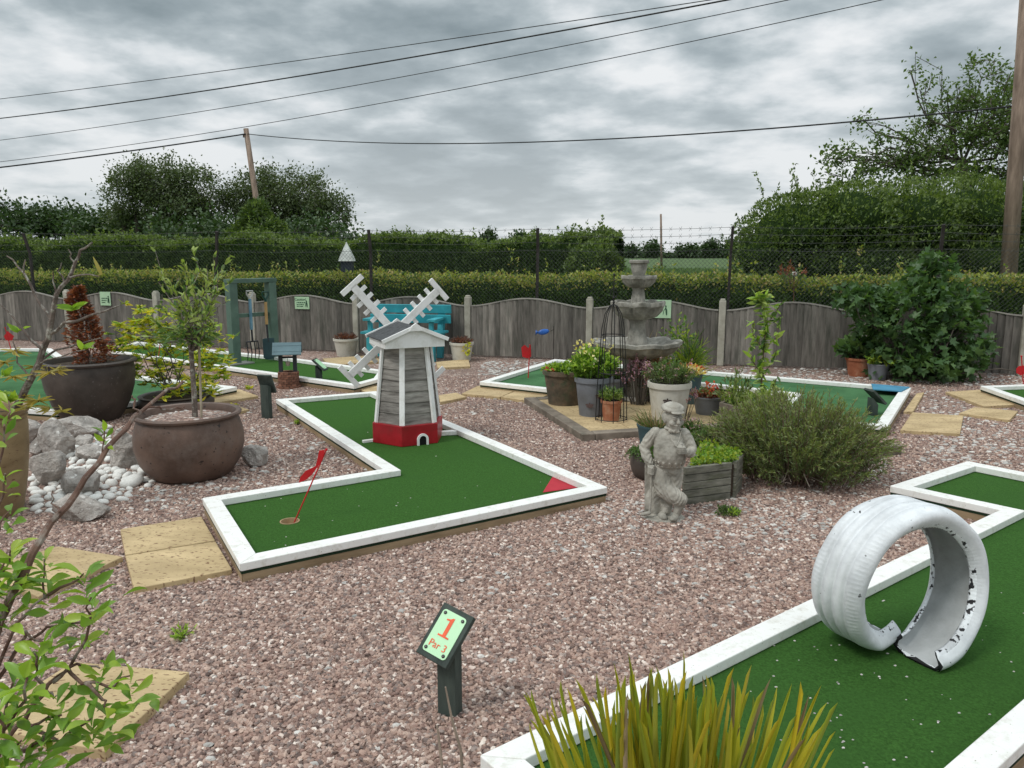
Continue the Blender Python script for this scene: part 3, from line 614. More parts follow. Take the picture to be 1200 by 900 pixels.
# bare rubber lip at the cut ends
for i in (0, NS-1):
    for j in range(k): b.m[i*k+j] = 1
ty = b.build('tyre_loop', [TYW, TYB, TYI, TYK], smooth=2); ty.location = (tb_.x, tb_.y+.02, ZG-.002); ty.scale = (.93,)*3
tag(ty, 'white painted tyre cut open into a loop standing on the near green', 'tyre')
# ================================================================ golfer statue
STAT = pmat('cast_stone', (.27,.255,.215,1), .9, col2=(.50,.475,.415,1), scale=11, bump=.6, bscale=130, bdist=.003, dirt=(.30,.28,.235,1), dirtscale=12)
b = MB(); rz28 = Matrix.Rotation(math.radians(30), 3, 'Z') @ Matrix.Rotation(math.radians(6), 3, 'X'); HC = Vector((.022,-.012,.600))
def hb(c, r, rx=0): b.ball(HC + rz28 @ Vector(c)*1.08, tuple(q_*1.08 for q_ in r), 16, rot=rz28 @ Matrix.Rotation(rx, 3, 'X'))
hb((0,0,0),(.046,.05,.055)); hb((0,-.016,-.026),(.037,.037,.032)); hb((0,-.061,-.004),(.010,.014,.012)); hb((0,-.052,.008),(.006,.01,.014))
for s in (-1, 1):
    hb((s*.025,-.038,-.012),(.018,.016,.016)); hb((s*.018,-.047,.020),(.014,.007,.005)); hb((s*.017,-.047,.009),(.0085,.006,.006)); hb((s*.048,0,-.004),(.007,.012,.018)); hb((s*.040,.014,.006),(.012,.03,.028))
    hb((s*.017,-.049,-.021),(.008,.006,.004))
hb((0,-.053,-.0235),(.017,.007,.0045)); hb((0,-.050,-.034),(.014,.007,.005)); hb((0,-.044,-.045),(.015,.012,.012))
hb((0,.010,.056),(.063,.060,.024), .10); hb((-.004,.006,.070),(.045,.045,.016), .1); hb((0,-.044,.046),(.040,.022,.006), .1); hb((0,.006,.086),(.007,.007,.005))
b.tube([(.016,0,.53),(.02,-.008,.575)], .034, 12)
b.ball((.005,.004,.492),(.100,.052,.048),20); b.ball((.006,-.004,.465),(.090,.062,.07),20); b.ball((.010,-.016,.43),(.092,.073,.07),20); b.ball((.012,-.026,.395),(.093,.080,.080),20); b.ball((.0,.012,.40),(.085,.055,.09),16); b.ball((.012,-.012,.328),(.083,.066,.013),20); [b.tube([(.012+.078*math.cos(a_), -.012+.066*math.sin(a_), .330), (.012+.088*math.cos(a_), -.022+.076*math.sin(a_), .36)], .006, 6) for a_ in [2*PI*i_/16 for i_ in range(16)]]; b.ball((.0,.0,.30),(.076,.058,.045),16)
b.ball((.02,-.008,.545),(.047,.044,.015),16); b.ball((.03,-.054,.535),(.009,.009,.009),8)
for s in (-1, 1): b.ball((.03+s*.018,-.05,.535),(.015,.009,.012),10)
b.tube([(-.012,-.045,.535),(.02,-.075,.49),(.045,-.088,.455)], .0038, 6); b.tube([(.07,-.040,.535),(.06,-.07,.49),(.045,-.088,.455)], .0038, 6)
def limb(pts, rr_):
    b.tube(pts, rr_, 14)
    for p_, r_ in zip(pts, rr_): b.ball(p_, r_*1.0, 12)
limb([(-.072,.0,.508),(-.108,.012,.462),(-.135,.012,.418),(-.122,-.006,.378),(-.104,-.024,.342)], (.036,.035,.032,.030,.026)); b.ball((-.103,-.026,.345),(.031,.029,.010),12, rot=Matrix.Rotation(.4,3,'Y'))
b.ball((-.088,-.045,.305),(.021,.020,.026),12)
for i in range(4):
    z = .322-.0115*i; b.tube([(-.106,-.040,z),(-.104,-.064,z-.002),(-.088,-.073,z-.004),(-.074,-.064,z-.006)], (.0068,.0068,.0062,.0052), 8)
b.tube([(-.075,-.040,.315),(-.070,-.058,.325),(-.080,-.070,.333)], (.008,.0075,.006), 8)
limb([(.085,.0,.510),(.112,.0,.470),(.132,-.010,.428),(.124,-.050,.412),(.108,-.072,.420)], (.036,.034,.030,.027,.024)); b.ball((.112,-.068,.420),(.020,.027,.027),12)
b.ball((.083,-.086,.440),(.021,.018,.020),12); b.ball((.066,-.100,.452),(.019,.019,.019),14)
for i in range(4): b.tube([(.094,-.094,.452-.010*i),(.082,-.112,.456-.011*i),(.066,-.121,.457-.011*i),(.052,-.114,.457-.010*i)], (.0068,.0066,.006,.005), 8)
b.tube([(.088,-.078,.455),(.074,-.084,.474),(.062,-.096,.474)], (.008,.0075,.006), 8)
limb([(-.040,-.006,.290),(-.032,-.022,.240),(-.010,-.040,.190),(.035,-.052,.160),(.078,-.055,.140)], (.054,.056,.055,.050,.042)); limb([(.078,-.055,.135),(.076,-.046,.105),(.062,-.042,.05)], (.036,.030,.022))
b.ball((.072,-.05,.112),(.036,.033,.009),12); b.ball((.048,-.072,.034),(.024,.048,.019),14, rot=rotz(-.3))
limb([(.045,.004,.290),(.042,.004,.230),(.035,.004,.18),(.012,-.002,.12)], (.048,.046,.044,.040)); limb([(.008,-.004,.11),(-.004,-.012,.055)], (.030,.024)); b.ball((.004,-.006,.085),(.034,.032,.008),12); b.ball((-.018,-.056,.034),(.024,.050,.019),14, rot=rotz(.25))
b.tube([(-.088,-.052,.325),(-.090,-.060,.05)], .0068, 8); b.ball((-.113,-.066,.044),(.034,.014,.013),12, rot=Matrix.Rotation(-.25,3,'Y'))
b.beam((-.098,.03,0),(-.104,.026,.33), .05, .04, up=(0,1,0)); b.ball((-.065,.018,.09),(.060,.040,.10),14); b.ball((-.01,.02,.10),(.05,.04,.12),14)
b.lathe([(.12,0),(.128,.006),(.124,.018),(.112,.022)], 28, c=(-.012,-.012,0), sc_=lambda a, i: 1-.22*abs(math.sin(a))+.03*math.sin(5*a))
so = b.build('golfer_statue', STAT); md = so.modifiers.new('r', 'REMESH'); md.mode = 'VOXEL'; md.voxel_size = .0026
m2 = so.modifiers.new('s', 'SMOOTH'); m2.factor = .5; m2.iterations = 2
bpy.context.view_layer.update(); dg = bpy.context.evaluated_depsgraph_get(); me = bpy.data.meshes.new_from_object(so.evaluated_get(dg)); so.modifiers.clear(); so.data = me; me.name = 'golfer_statue'
co = np.empty(len(me.vertices)*3); me.vertices.foreach_get('co', co); co = co.reshape(-1,3); no = np.empty(len(co)*3); me.vertices.foreach_get('normal', no); no = no.reshape(-1,3)
fold = np.sin(co[:,2]*170+9*np.sin(co[:,0]*38)+6*np.sin(co[:,1]*45)); leg = ((co[:,2] > .09) & (co[:,2] < .31)); slv = ((np.abs(co[:,0]-.01) > .085) & (co[:,2] > .34)); co += no*((fold*.0017*leg*(co[:,0] > -.07) + fold*.0015*slv + snoise(co, 60)*.0016)[:,None]); me.vertices.foreach_set('co', co.ravel()); me.update()
for p_ in me.polygons: p_.use_smooth = True
me.materials.clear(); me.materials.append(STAT)
sb = G(784, 613); so.location = (sb.x, sb.y+.10, -.008); so.scale = (1.03,)*3; so.rotation_euler = (0, 0, -math.atan2(sb.x, sb.y))
tag(so, 'grey stone golfer statue in flat cap leaning on a club by the planter', 'statue')
# ================================================================ fountain and its platform
FST = pmat('fountain_stone', (.18,.17,.145,1), .9, col2=(.42,.405,.355,1), scale=8, bump=.7, bscale=60, bdist=.006, dirt=(.10,.10,.08,1), dirtscale=5)
fx = G(747, 482); FY = 8.05; fb = Vector((P(746.5, 400, FY).x, FY, 0))
ft = thing('tiered_fountain', 'grey stone fountain with three scalloped bowls and a small urn on top', 'fountain', fb)
def zf(py): return P(746, py, FY).z
def wf_(px): return px/2*mpp(FY, 1.0)
def scal(nl, am): return lambda a, i: 1+am*(abs(math.cos(nl*a/2))-.5)
def bowl(name, R, zr, zb, rb, nl=8):
    b = MB(); h = zr-zb
    b.lathe([(rb,zb),(rb*1.6,zb+h*.02),(R*.70,zb+h*.14),(R*.90,zb+h*.45),(R*.94,zb+h*.66),(R*1.02,zb+h*.74),(R*1.02,zb+h*.95),(R*.99,zb+h),(R*.90,zb+h*.97),(R*.84,zb+h*.82),(R*.6,zb+h*.5),(rb,zb+h*.4)], 192, sc_=lambda a, i: 1+(.0 if i < 2 or i > 10 else .15*(abs(math.cos(nl*a/2))-.55))+(.030*abs(math.cos(15*a)) if 1 < i < 5 else 0))
    b.v = [(x, y, z + (.019*R/.4*(abs(math.cos(nl*math.atan2(y, x)/2))-.5) if z > zb+h*.6 else 0)) for x, y, z in b.v]
    return b.build(name, FST, ft, smooth=True)
def colm(R0, R1, z0, z1, fl=True):
    b = MB(); h = z1-z0
    b.lathe([(R0*1.12,z0),(R0*1.12,z0+h*.06),(R0,z0+h*.12),(R0*.93,z0+h*.3),(R1,z0+h*.75),(R1*1.2,z0+h*.93),(R1*1.25,z1)], 72, sc_=lambda a, i: 1+.05*math.cos(12*a) if 1 < i < 6 else 1)
    return b.build('column', FST, ft, smooth=True)
b = MB(); b.lathe([(.20,0),(.205,.03),(.185,.05),(.165,.10),(.15,.2),(.14,zf(424)),(.17,zf(417)+.01)], 10, sc_=lambda a, i: 1); b.build('pedestal', FST, ft, smooth=True)
bowl('bowl', wf_(98), zf(399), zf(418), .15, 9); colm(wf_(23), wf_(17), zf(404), zf(373), 1)
bowl('bowl', wf_(59), zf(353), zf(374), .08, 8); colm(wf_(17), wf_(13), zf(358), zf(334))
bowl('bowl', wf_(39), zf(323), zf(337), .06, 7)
b = MB(); z0, z1 = zf(328), zf(304.5); h = z1-z0; R = wf_(21)
b.lathe([(R*.55,z0),(R*.5,z0+h*.12),(R*.72,z0+h*.3),(R*.88,z0+h*.6),(R*.86,z0+h*.78),(R*1.05,z0+h*.86),(R*1.05,z0+h*.97),(R*.9,z1),(R*.6,z1-.02)], 64, sc_=lambda a, i: 1+(.05*abs(math.cos(4*a)) if i > 3 else 0)); b.build('urn', FST, ft, smooth=True)
# platform: sleepers round slabs
pa, pb = G(614, 466, .06), G(682, 509.5, .06); e_ = (pb-pa).normalized(); r_ = Vector((-e_.y, e_.x, 0))
if r_.x < 0: r_ = -r_
wp = 1.75; Lp = (pb-pa).length
pf = thing('fountain_platform', 'low platform of slabs edged with weathered sleepers under the fountain and pots', 'platform', pa)
def pl(u, v, z): return e_*u + r_*v + Vector((0,0,z))
for (u0,v0,u1,v1) in ((0,.06,Lp,.06),(Lp-.06,.125,Lp-.06,wp),(.06,.125,.06,wp),(.125,wp-.06,Lp-.125,wp-.06)):
    b = MB(); b.beam(pl(u0,v0,.0)+Vector((0,0,-pa.z+.02)), pl(u1,v1,0)+Vector((0,0,-pa.z+.02)), .12, .085); b.build('sleeper', SLEEPER, pf, bevel=.006)
nu, nv = 3, 4
for i in range(nu):
    for j in range(nv):
        u0, u1 = .125+(Lp-.25)*i/nu+.004, .125+(Lp-.25)*(i+1)/nu-.004; v0, v1 = .125+(wp-.25)*j/nv+.004, .125+(wp-.25)*(j+1)/nv-.004
        b = MB(); c_ = [pl(u0,v0,0),pl(u1,v0,0),pl(u1,v1,0),pl(u0,v1,0)]; b.prism([(q_.x,q_.y) for q_ in c_], -pa.z-.01, -pa.z+.055); b.build('slab', SLABM, pf, bevel=.003)
# ================================================================ pots
SOIL = pmat('potting_soil', (.035,.025,.018,1), .95, col2=(.08,.06,.04,1), scale=30, bump=1, bscale=90, bdist=.01)
TERR = pmat('terracotta', (.33,.105,.05,1), .8, col2=(.44,.17,.09,1), scale=5, bump=.25, dirt=(.45,.28,.18,1), dirtscale=5)
GPOT = pmat('grey_pot', (.17,.18,.20,1), .6, var=.15, bump=.15, dirt=(.12,.12,.12,1))
WPOT = pmat('cream_pot', (.55,.53,.46,1), .6, var=.1, bump=.2, dirt=(.36,.33,.26,1), dirtscale=6)
BPOT = pmat('brown_glazed_pot', (.085,.050,.036,1), .55, col2=(.175,.112,.085,1), scale=4, bump=.35, bscale=40, dirt=(.17,.13,.11,1), dirtscale=3, speck=(.03,.02,.017,1), speckscale=30, speckth=.66, spec=.4)
DPOT = pmat('dark_glazed_pot', (.045,.035,.029,1), .5, col2=(.09,.072,.06,1), scale=4, bump=.35, bscale=40, speck=(.10,.085,.075,1), speckscale=30, speckth=.66, spec=.4)
TPOT = pmat('tan_glazed_pot', (.25,.17,.085,1), .55, col2=(.36,.27,.15,1), scale=3, stretch=(1,1,2), bump=.3, speck=(.12,.06,.035,1), speckscale=40, speckth=.66)
BLUEP = pmat('blue_green_tub', (.045,.09,.10,1), .6, var=.3, bump=.3, dirt=(.09,.12,.11,1))
MPOT = pmat('mossy_pot', (.075,.07,.05,1), .9, col2=(.17,.12,.08,1), scale=9, bump=.8, bscale=30, bdist=.01, dirt=(.05,.09,.05,1), dirtscale=6)
PSHAPE = {
 'straight': [(.74,0),(.80,.25),(.86,.5),(.93,.8),(.94,.86),(1.02,.87),(1.03,.93),(1.02,1),(.93,1),(.90,.9),(.9,.86)],
 'plain': [(.72,0),(.78,.25),(.85,.5),(.93,.85),(.98,.92),(1.0,.95),(1.0,1),(.94,1),(.91,.9),(.9,.87)],
 'bowl': [(.66,0),(.76,.06),(.92,.25),(1.0,.48),(1.0,.66),(.95,.84),(.90,.93),(.97,.945),(.985,.975),(.96,1),(.88,.99),(.84,.93),(.83,.88)],
 'urn': [(.56,0),(.66,.08),(.82,.28),(.94,.55),(.98,.78),(.96,.9),(.95,.93),(1.02,.945),(1.04,.975),(1.0,1),(.90,.99),(.87,.93),(.86,.9)],
 'tall': [(.62,0),(.70,.08),(.84,.35),(.93,.62),(.96,.84),(.93,.89),(.97,.90),(.97,.925),(.94,.93),(1.0,.95),(1.03,.975),(1.0,1),(.9,.99),(.87,.93),(.86,.9)],
}
def put_pot(t, R, h, shape, mat, n=40, soilmat=None):
    b = MB(); b.lathe([(r*R, z*h) for r, z in PSHAPE[shape]], n, close=True)
    k = len(PSHAPE[shape]); b.f.append(tuple(range(n))[::-1]); b.m.append(0)
    o = b.build('pot', mat, t, smooth=True)
    zs = PSHAPE[shape][-1][1]*h+.006; rs2 = PSHAPE[shape][-1][0]*R+.002
    b = MB(); b.lathe([(rs2,zs-.02),(rs2,zs),(rs2*.6,zs+.008),(rs2*.15,zs+.012)], n); b.build('soil', soilmat or SOIL, t, smooth=True)
    return zs
def potted(name, label, cat, px, py, wpx, topy, shape, mat, group=None, zb=0, **k):
    g = G(px, py, zb); R = wpx/2*mpp(g.y+.1, .25)/1.0; c = g + Vector((g.x, g.y, 0)).normalized()*R*.72
    R = wpx/2*mpp(c.y, .25); h = P(px, topy, c.y).z - zb
    t = thing(name, label, cat, (c.x, c.y, zb), U_(0,6), group); z = put_pot(t, R, h, shape, mat, **k); return t, R, z
# ================================================================ bench
TQ = pmat('turquoise_paint', (.035,.30,.36,1), .5, col2=(.05,.38,.44,1), scale=5, bump=.3, dirt=(.04,.22,.26,1))
bl, br = G(432, 419), G(522, 421.5); bv = br-bl; bw = bv.length; bz = math.atan2(bv.y, bv.x)
bt = thing('garden_bench', 'chunky turquoise wooden bench against the fence behind the windmill', 'bench', (bl+br)/2 + Vector((0,-.05,0)), bz)
for s in (-1, 1):
    x = s*(bw/2-.14)
    b = MB(); b.box((x, -.22, .20), (.10,.10,.40)); b.box((x, -.22, .50), (.06,.07,.2)); b.build('leg', TQ, bt, bevel=.004)
    b = MB(); b.beam((x, .20, 0), (x, .34, .78), .09, .10, up=(0,1,0)); b.build('leg', TQ, bt, bevel=.004)
    b = MB(); b.box((x+s*.02, -.02, .615), (.13,.56,.035)); b.build('armrest', TQ, bt, bevel=.004)
for i in range(4): 
    b = MB(); b.box((0, -.22+.125*i, .415), (bw, .11, .035)); b.build('seat_slat', TQ, bt, bevel=.004)
for z in (.60, .75):
    b = MB(); y = .20+.14*z/.78-.075; b.beam((-bw/2-.03, y, z), (bw/2+.03, y, z), .03, .13, up=(0,-.18,1)); b.build('back_slat', TQ, bt, bevel=.004)
# ================================================================ green frame with tools
SAGE = pmat('sage_green_paint', (.085,.15,.115,1), .6, col2=(.12,.19,.15,1), scale=4, bump=.25, dirt=(.08,.12,.10,1))
fl, fr2 = G(276, 427, ZG), G(321, 421.5, ZG); fvv = fr2-fl; fW = fvv.length; fzz = math.atan2(fvv.y, fvv.x); fh = P(276, 332, fl.y).z-ZG
fm = thing('tool_frame', 'sage green timber frame standing on the green and holding garden tools', 'frame', ((fl+fr2)/2).to_tuple(), fzz)
for s in (-1, 1):
    b = MB(); b.box((s*fW/2, 0, fh/2), (.12,.12,fh)); b.build('post', SAGE, fm, bevel=.004)
b = MB(); b.box((0,0,fh+.03), (fW+.14,.13,.058)); b.build('top_beam', SAGE, fm, bevel=.004)
b = MB(); b.box((0,-.0,fh*.60), (fW-.125,.04,.055)); b.build('cross_rail', SAGE, fm, bevel=.003)
b = MB(); b.box((-fW/2+.02,-.02,.012), (.40,.22,.022)); b.build('base_board', pmat('grey_board', (.2,.21,.19,1), .8), fm, bevel=.003)
STEEL = pmat('dark_tool_steel', (.045,.045,.05,1), .5, metal=.4, bump=.1); BLUM = pmat('blue_shaft_paint', (.14,.27,.36,1), .5, bump=.1); WOODH = pmat('pale_tool_wood', (.42,.26,.11,1), .6, var=.2, bump=.1); GREYP = pmat('pale_grip', (.42,.42,.40,1), .5, bump=0); DGRN = pmat('dark_green_grip', (.012,.06,.045,1), .4, bump=0); SPADE = pmat('blue_grey_blade', (.03,.065,.075,1), .5, bump=.2)
def dgrip(b, x, y, z, s=.05):
    b.tube([(x,y,z-.11),(x-s*.95,y,z-.045),(x-s,y,z),(x+s,y,z),(x+s*.95,y,z-.045),(x,y,z-.11)], .012, 6)
FM = Matrix.Translation(fm.location) @ Matrix.Rotation(fzz, 4, 'Z'); 
def tool(name, label, x, htop):
    t = thing(name, label, name.split('_')[-1], FM @ Vector((x, -.05, 0)), fzz); return t
xf = (294-276)/45*fW-fW/2; xs_ = (312-276)/45*fW-fW/2
t = tool('garden_fork', 'garden fork with pale grip and blue shaft hanging in the green frame', xf, 0); z1 = fh*.90; mid = fh*.42; nk = fh*.27
b = MB(); dgrip(b, 0, 0, z1); b.build('grip', GREYP, t, smooth=True)
b = MB(); b.tube([(0,0,z1-.11),(0,0,mid)], .022, 8); b.build('shaft', BLUM, t, smooth=True)
b = MB(); b.tube([(0,0,mid+.02),(0,-.01,nk)], .014, 6); b.tube([(-.09,0,nk-.01),(-.085,0,nk),(.085,0,nk),(.09,0,nk-.01)], .011, 6)
for q_ in (-.09,-.03,.03,.09): b.tube([(q_,0,nk),(q_,-.025,nk*.5),(q_,.0,.03)], (.009,.009,.004), 5)
b.build('tines', STEEL, t)
t = tool('garden_spade', 'garden spade with dark green grip and wooden shaft hanging in the green frame', xs_, 0); z1 = fh*.88; nk = fh*.29
b = MB(); dgrip(b, 0, 0, z1); b.tube([(0,0,z1-.11),(0,0,z1-.16)], .018, 6); b.build('grip', DGRN, t, smooth=True)
b = MB(); b.tube([(0,0,z1-.14),(0,0,fh*.47)], .021, 8); b.build('shaft', WOODH, t, smooth=True)
b = MB(); b.tube([(0,0,fh*.49),(0,-.012,nk-.05)], .014, 6); b.build('neck', STEEL, t, smooth=True)
b = MB(); vs_ = []
for yy in (0, .006):
    for x, z in ((-.095,nk),(-.05,nk+.005),(.05,nk+.005),(.095,nk),(.092,.06),(.05,.025),(-.05,.025),(-.092,.06)): vs_.append((x, -.012+yy+abs(x)*-.12, z))
b.add(vs_, [tuple(range(8)), tuple(range(15,7,-1))]+[(i, 8+i, 8+(i+1) % 8, (i+1) % 8) for i in range(8)]); b.build('blade', SPADE, t)
# ================================================================ wishing well
BRK = pmat('brick', (.17,.075,.05,1), .85, col2=(.30,.15,.10,1), scale=20, bump=.5, island=.3, speck=(.04,.03,.03,1), speckscale=18, speckth=.68)
SLATE = pmat('slate_paint', (.035,.042,.048,1), .6, var=.2, bump=.2); SLATB = pmat('blue_grey_slat', (.10,.16,.18,1), .6, var=.2, bump=.2)
wg = G(338, 456); wY = wg.y+.13; wx = P(338, 440, wY).x; hb_ = P(338, 435, wY).z; ht = P(338, 401, wY).z; he = P(338, 413, wY).z
wl = thing('wishing_well', 'miniature brick wishing well with slatted blue-grey roof beside the green', 'wishing well', (wx, wY, 0), math.radians(12))
b = MB(); rows = 7
for i in range(rows):
    for j in range(13):
        a0 = 2*PI*(j+.5*(i % 2))/13; a1 = a0+2*PI/13*.90; z0 = hb_*i/rows; z1 = hb_*(i+.88)/rows; R = .145 if i == 0 else .122+RNG.normal()*.002
        vs_ = []
        for z in (z0, z1):
            for r_ in (R, R-.05):
                for a in (a0, (a0+a1)/2, a1): vs_.append((r_*math.cos(a), r_*math.sin(a), z))
        b.add(vs_, [(0,1,7,6),(1,2,8,7),(9,10,4,3),(10,11,5,4),(6,7,10,9),(7,8,11,10),(0,6,9,3),(2,5,11,8)])
wb_ = b.build('brick_wall', BRK, wl)
b = MB(); b.lathe([(.112,0),(.112,hb_-.01),(.075,hb_-.01),(.075,hb_*.6)], 24); b.build('mortar', pmat('mortar', (.12,.11,.10,1), .9), wl)
for s in (-1, 1):
    b = MB(); b.box((s*.082, 0, (hb_+he)/2), (.045,.07,he-hb_+.02)); b.build('post', SLATE, wl, bevel=.003)
b = MB(); b.tube([(-.08,0,he*.86),(.08,0,he*.86)], .012, 8); b.build('axle', SLATE, wl); 
b = MB(); b.lathe([(.022,0),(.03,.05),(.026,.05),(.02,.01)], 12, c=(0,0,he*.62)); b.tube([(0,0,he*.86),(0,0,he*.62+.05)], .003, 4); b.build('bucket', pmat('pale_bucket', (.4,.36,.3,1), .7), wl)
for s in (-1, 1):
    b = MB(); b.add([(x, 0, z) for x in (.155,.14) for z in (0,)], [])
    for i in range(4):
        t0 = i/4; y0 = s*.135*(1-t0); z0 = he-.015+(ht-he)*t0; y1 = s*.135*(1-(i+1.15)/4); z1 = he-.015+(ht-he)*(i+1.15)/4
        b.beam((-.165,(y0+y1)/2,(z0+z1)/2+.004*(i % 2)),(.165,(y0+y1)/2,(z0+z1)/2+.004*(i % 2)), math.hypot(y1-y0,z1-z0), .012, up=(0,-s*(z0-z1),abs(y1-y0)) if False else (0, s*(ht-he), .135))
    b.build('roof_slats', SLATB, wl)
for s in (-1, 1):
    b = MB(); b.add([(s*.14+d, y, z) for d in (-.006,.006) for y, z in ((-.12,he-.02),(.12,he-.02),(0,ht-.02))], [(0,1,2),(5,4,3),(0,3,4,1),(1,4,5,2),(2,5,3,0)]); b.build('gable', SLATE, wl)
# ================================================================ sign posts
DKG = pmat('dark_green_post', (.035,.048,.042,1), .8, col2=(.075,.095,.082,1), scale=3, stretch=(4,4,1), bump=.5, bscale=30, bstretch=(6,6,1), bdist=.004)
MINT = pmat('mint_sign_plate', (.42,.70,.42,1), .35, var=.04, bump=.05); ORNG = pmat('orange_ink', (.75,.10,.03,1), .5, bump=0); INK = pmat('dark_green_ink', (.01,.06,.03,1), .5, bump=0); SCREW = pmat('screw', (.05,.05,.05,1), .4, metal=.6, bump=0)
def text(name, s, size, mat, parent, mtx, serif=False, bold=0):
    cu = bpy.data.curves.new(name, 'FONT'); cu.body = s; cu.size = size; cu.extrude = .0006; cu.align_x = 'CENTER'; cu.align_y = 'CENTER'; cu.offset = bold
    o = bpy.data.objects.new(name, cu); COL.objects.link(o); bpy.context.view_layer.update()
    me = bpy.data.meshes.new_from_object(o.evaluated_get(bpy.context.evaluated_depsgraph_get())); me.materials.clear(); me.materials.append(mat)
    bpy.data.objects.remove(o); me.name = name; q_ = bpy.data.objects.new(name, me); COL.objects.link(q_); q_.parent = parent; q_.matrix_local = mtx; return q_
def plate_thing(name, label, loc, rz, hpost, w_, h_, tilt, roll=0, pw=.07):
    t = thing(name, label, 'sign post', loc, rz, 'numbered hole posts')
    b = MB(); b.add([(x, y, z) for z in (0, 1) for x, y in ((-pw/2,-pw*.35),(pw/2,-pw*.35),(pw/2,pw*.35),(-pw/2,pw*.35))], [(0,3,2,1),(4,5,6,7),(0,1,5,4),(1,2,6,5),(2,3,7,6),(3,0,4,7)])
    b.v = [(x, y, hpost - (.0 if y > 0 else pw*.7/math.tan(tilt) if tilt > .2 else 0) if z else -.02) for x, y, z in b.v]
    b.build('post', DKG, t, bevel=.002)
    M = Matrix.Translation((0, -.012, hpost-.0)) @ Matrix.Rotation(tilt, 4, 'X') @ Matrix.Rotation(roll, 4, 'Z')
    b = MB(); b.box((0,0,.012), (w_+.03,h_+.035,.022)); bk = b.build('backing_board', DKG, t, bevel=.002); bk.matrix_local = M
    b = MB(); cr = .012; pts = []
    for cx_, cy_, a0 in ((w_/2-cr,h_/2-cr,0),(-w_/2+cr,h_/2-cr,PI/2),(-w_/2+cr,-h_/2+cr,PI),(w_/2-cr,-h_/2+cr,1.5*PI)):
        for i in range(5): pts.append((cx_+cr*math.cos(a0+PI/8*i), cy_+cr*math.sin(a0+PI/8*i)))
    b.prism(pts, .0235, .0265); pt = b.build('plate', MINT, t); pt.matrix_local = M
    for sx in (-1, 1):
        for sy in (-1, 1):
            b = MB(); b.lathe([(.006,.0265),(.006,.029),(.003,.0305)], 10, c=(sx*(w_/2-.012), sy*(h_/2-.012), 0)); s = b.build('screw', SCREW, t); s.matrix_local = M
    return t, M
s1 = G(527, 839); s1h = P(527, 762, s1.y).z
t, M = plate_thing('hole_post', 'nearest dark green post with a mint plate reading 1 Par 3', (s1.x, s1.y+.02, 0), math.radians(-24), s1h+.045, .098, .150, math.radians(48), math.radians(-14))
NT = MB(); gl = [(-.022,-.034),(.022,-.034),(.022,-.0285),(.0085,-.0275),(.0085,.036),(.003,.036),(-.006,.029),(-.019,.0265),(-.019,.0215),(-.0055,.0225),(-.0055,-.0275),(-.022,-.0285)]
NT.prism(gl, .0268, .0278); o = NT.build('numeral', ORNG, t); o.matrix_local = M @ Matrix.Translation((.0,.022,0))
text('lettering', 'Par 3', .034, ORNG, t, M @ Matrix.Translation((0,-.043,.0275)))
for nm, lb, px, py, ptop, rz_d, tl in (('hole_post', 'dark green hole post seen from behind, left of the windmill green', 312, 491, 453, 165, 66), ('hole_post', 'green hole post with slanted plate between the well and the windmill', 373.5, 452, 430, 86, 42), ('hole_post', 'dark hole post with slanted plate right of the big bush', 1023, 494, 468, 100, 42)):
    g = G(px, py); hp = P(px, ptop, g.y+.03).z
    plate_thing(nm, lb, (g.x, g.y+.03, 0), math.radians(rz_d), hp+.02, .12, .16, math.radians(tl), 0, .085)
# ================================================================ fence notices
def on_fence(px, py, off=-.03):
    o_ = fpos(0, off); r_ = ray(px, py); k_ = (o_.x*r_.y-o_.y*r_.x)/(fdn.y*r_.x-fdn.x*r_.y); q_ = o_+fdn*k_; return Vector((q_.x, q_.y, P(px, py, q_.y).z))
MINT2 = pmat('pale_notice_board', (.38,.55,.36,1), .5, var=.06, bump=.05)
def notice(label, px, py, w_, h_, words):
    t = thing('fence_notice', label, 'sign', on_fence(px, py), fz, 'notices on the fence')
    b = MB(); b.box((0,0,0), (w_,.008,h_)); b.build('board', MINT2, t, bevel=.001)
    M = Matrix.Rotation(PI/2, 4, 'X')
    if words: text('lettering', words, h_*.30, INK, t, Matrix.Translation((-w_*.10,-.006,h_*.28)) @ M)
    for i, (ww, zz_) in enumerate(((.5,.03),(.46,-.12),(.30,-.27))):
        b = MB()
        x = -w_*.36
        while x < -w_*.36+w_*ww: l = U_(.012,.035); b.box((x+l/2, -.0052, h_*zz_), (l, .002, h_*.07)); x += l+.008
        b.build('small_print', INK, t)
    b = MB(); b.tube([(w_*.34,-.005,-h_*.32),(w_*.33,-.005,-h_*.05),(w_*.30,-.005,h_*.1)], (.008,.012,.007), 6); b.ball((w_*.31,-.006,h_*.16), .011, 8); b.tube([(w_*.32,-.005,h_*.06),(w_*.24,-.005,-h_*.08),(w_*.22,-.005,-h_*.3)], .004, 5); b.build('golfer_symbol', INK, t)
notice('mint notice headed Caution on the fence right of the green frame', 354, 355, .265, .20, 'Caution!')
notice('mint notice on the fence at the left, behind the russet potted shrub', 123.5, 350, .22, .24, None)
notice('mint notice on the fence partly hidden by the fountain', 770, 362, .40, .26, None)
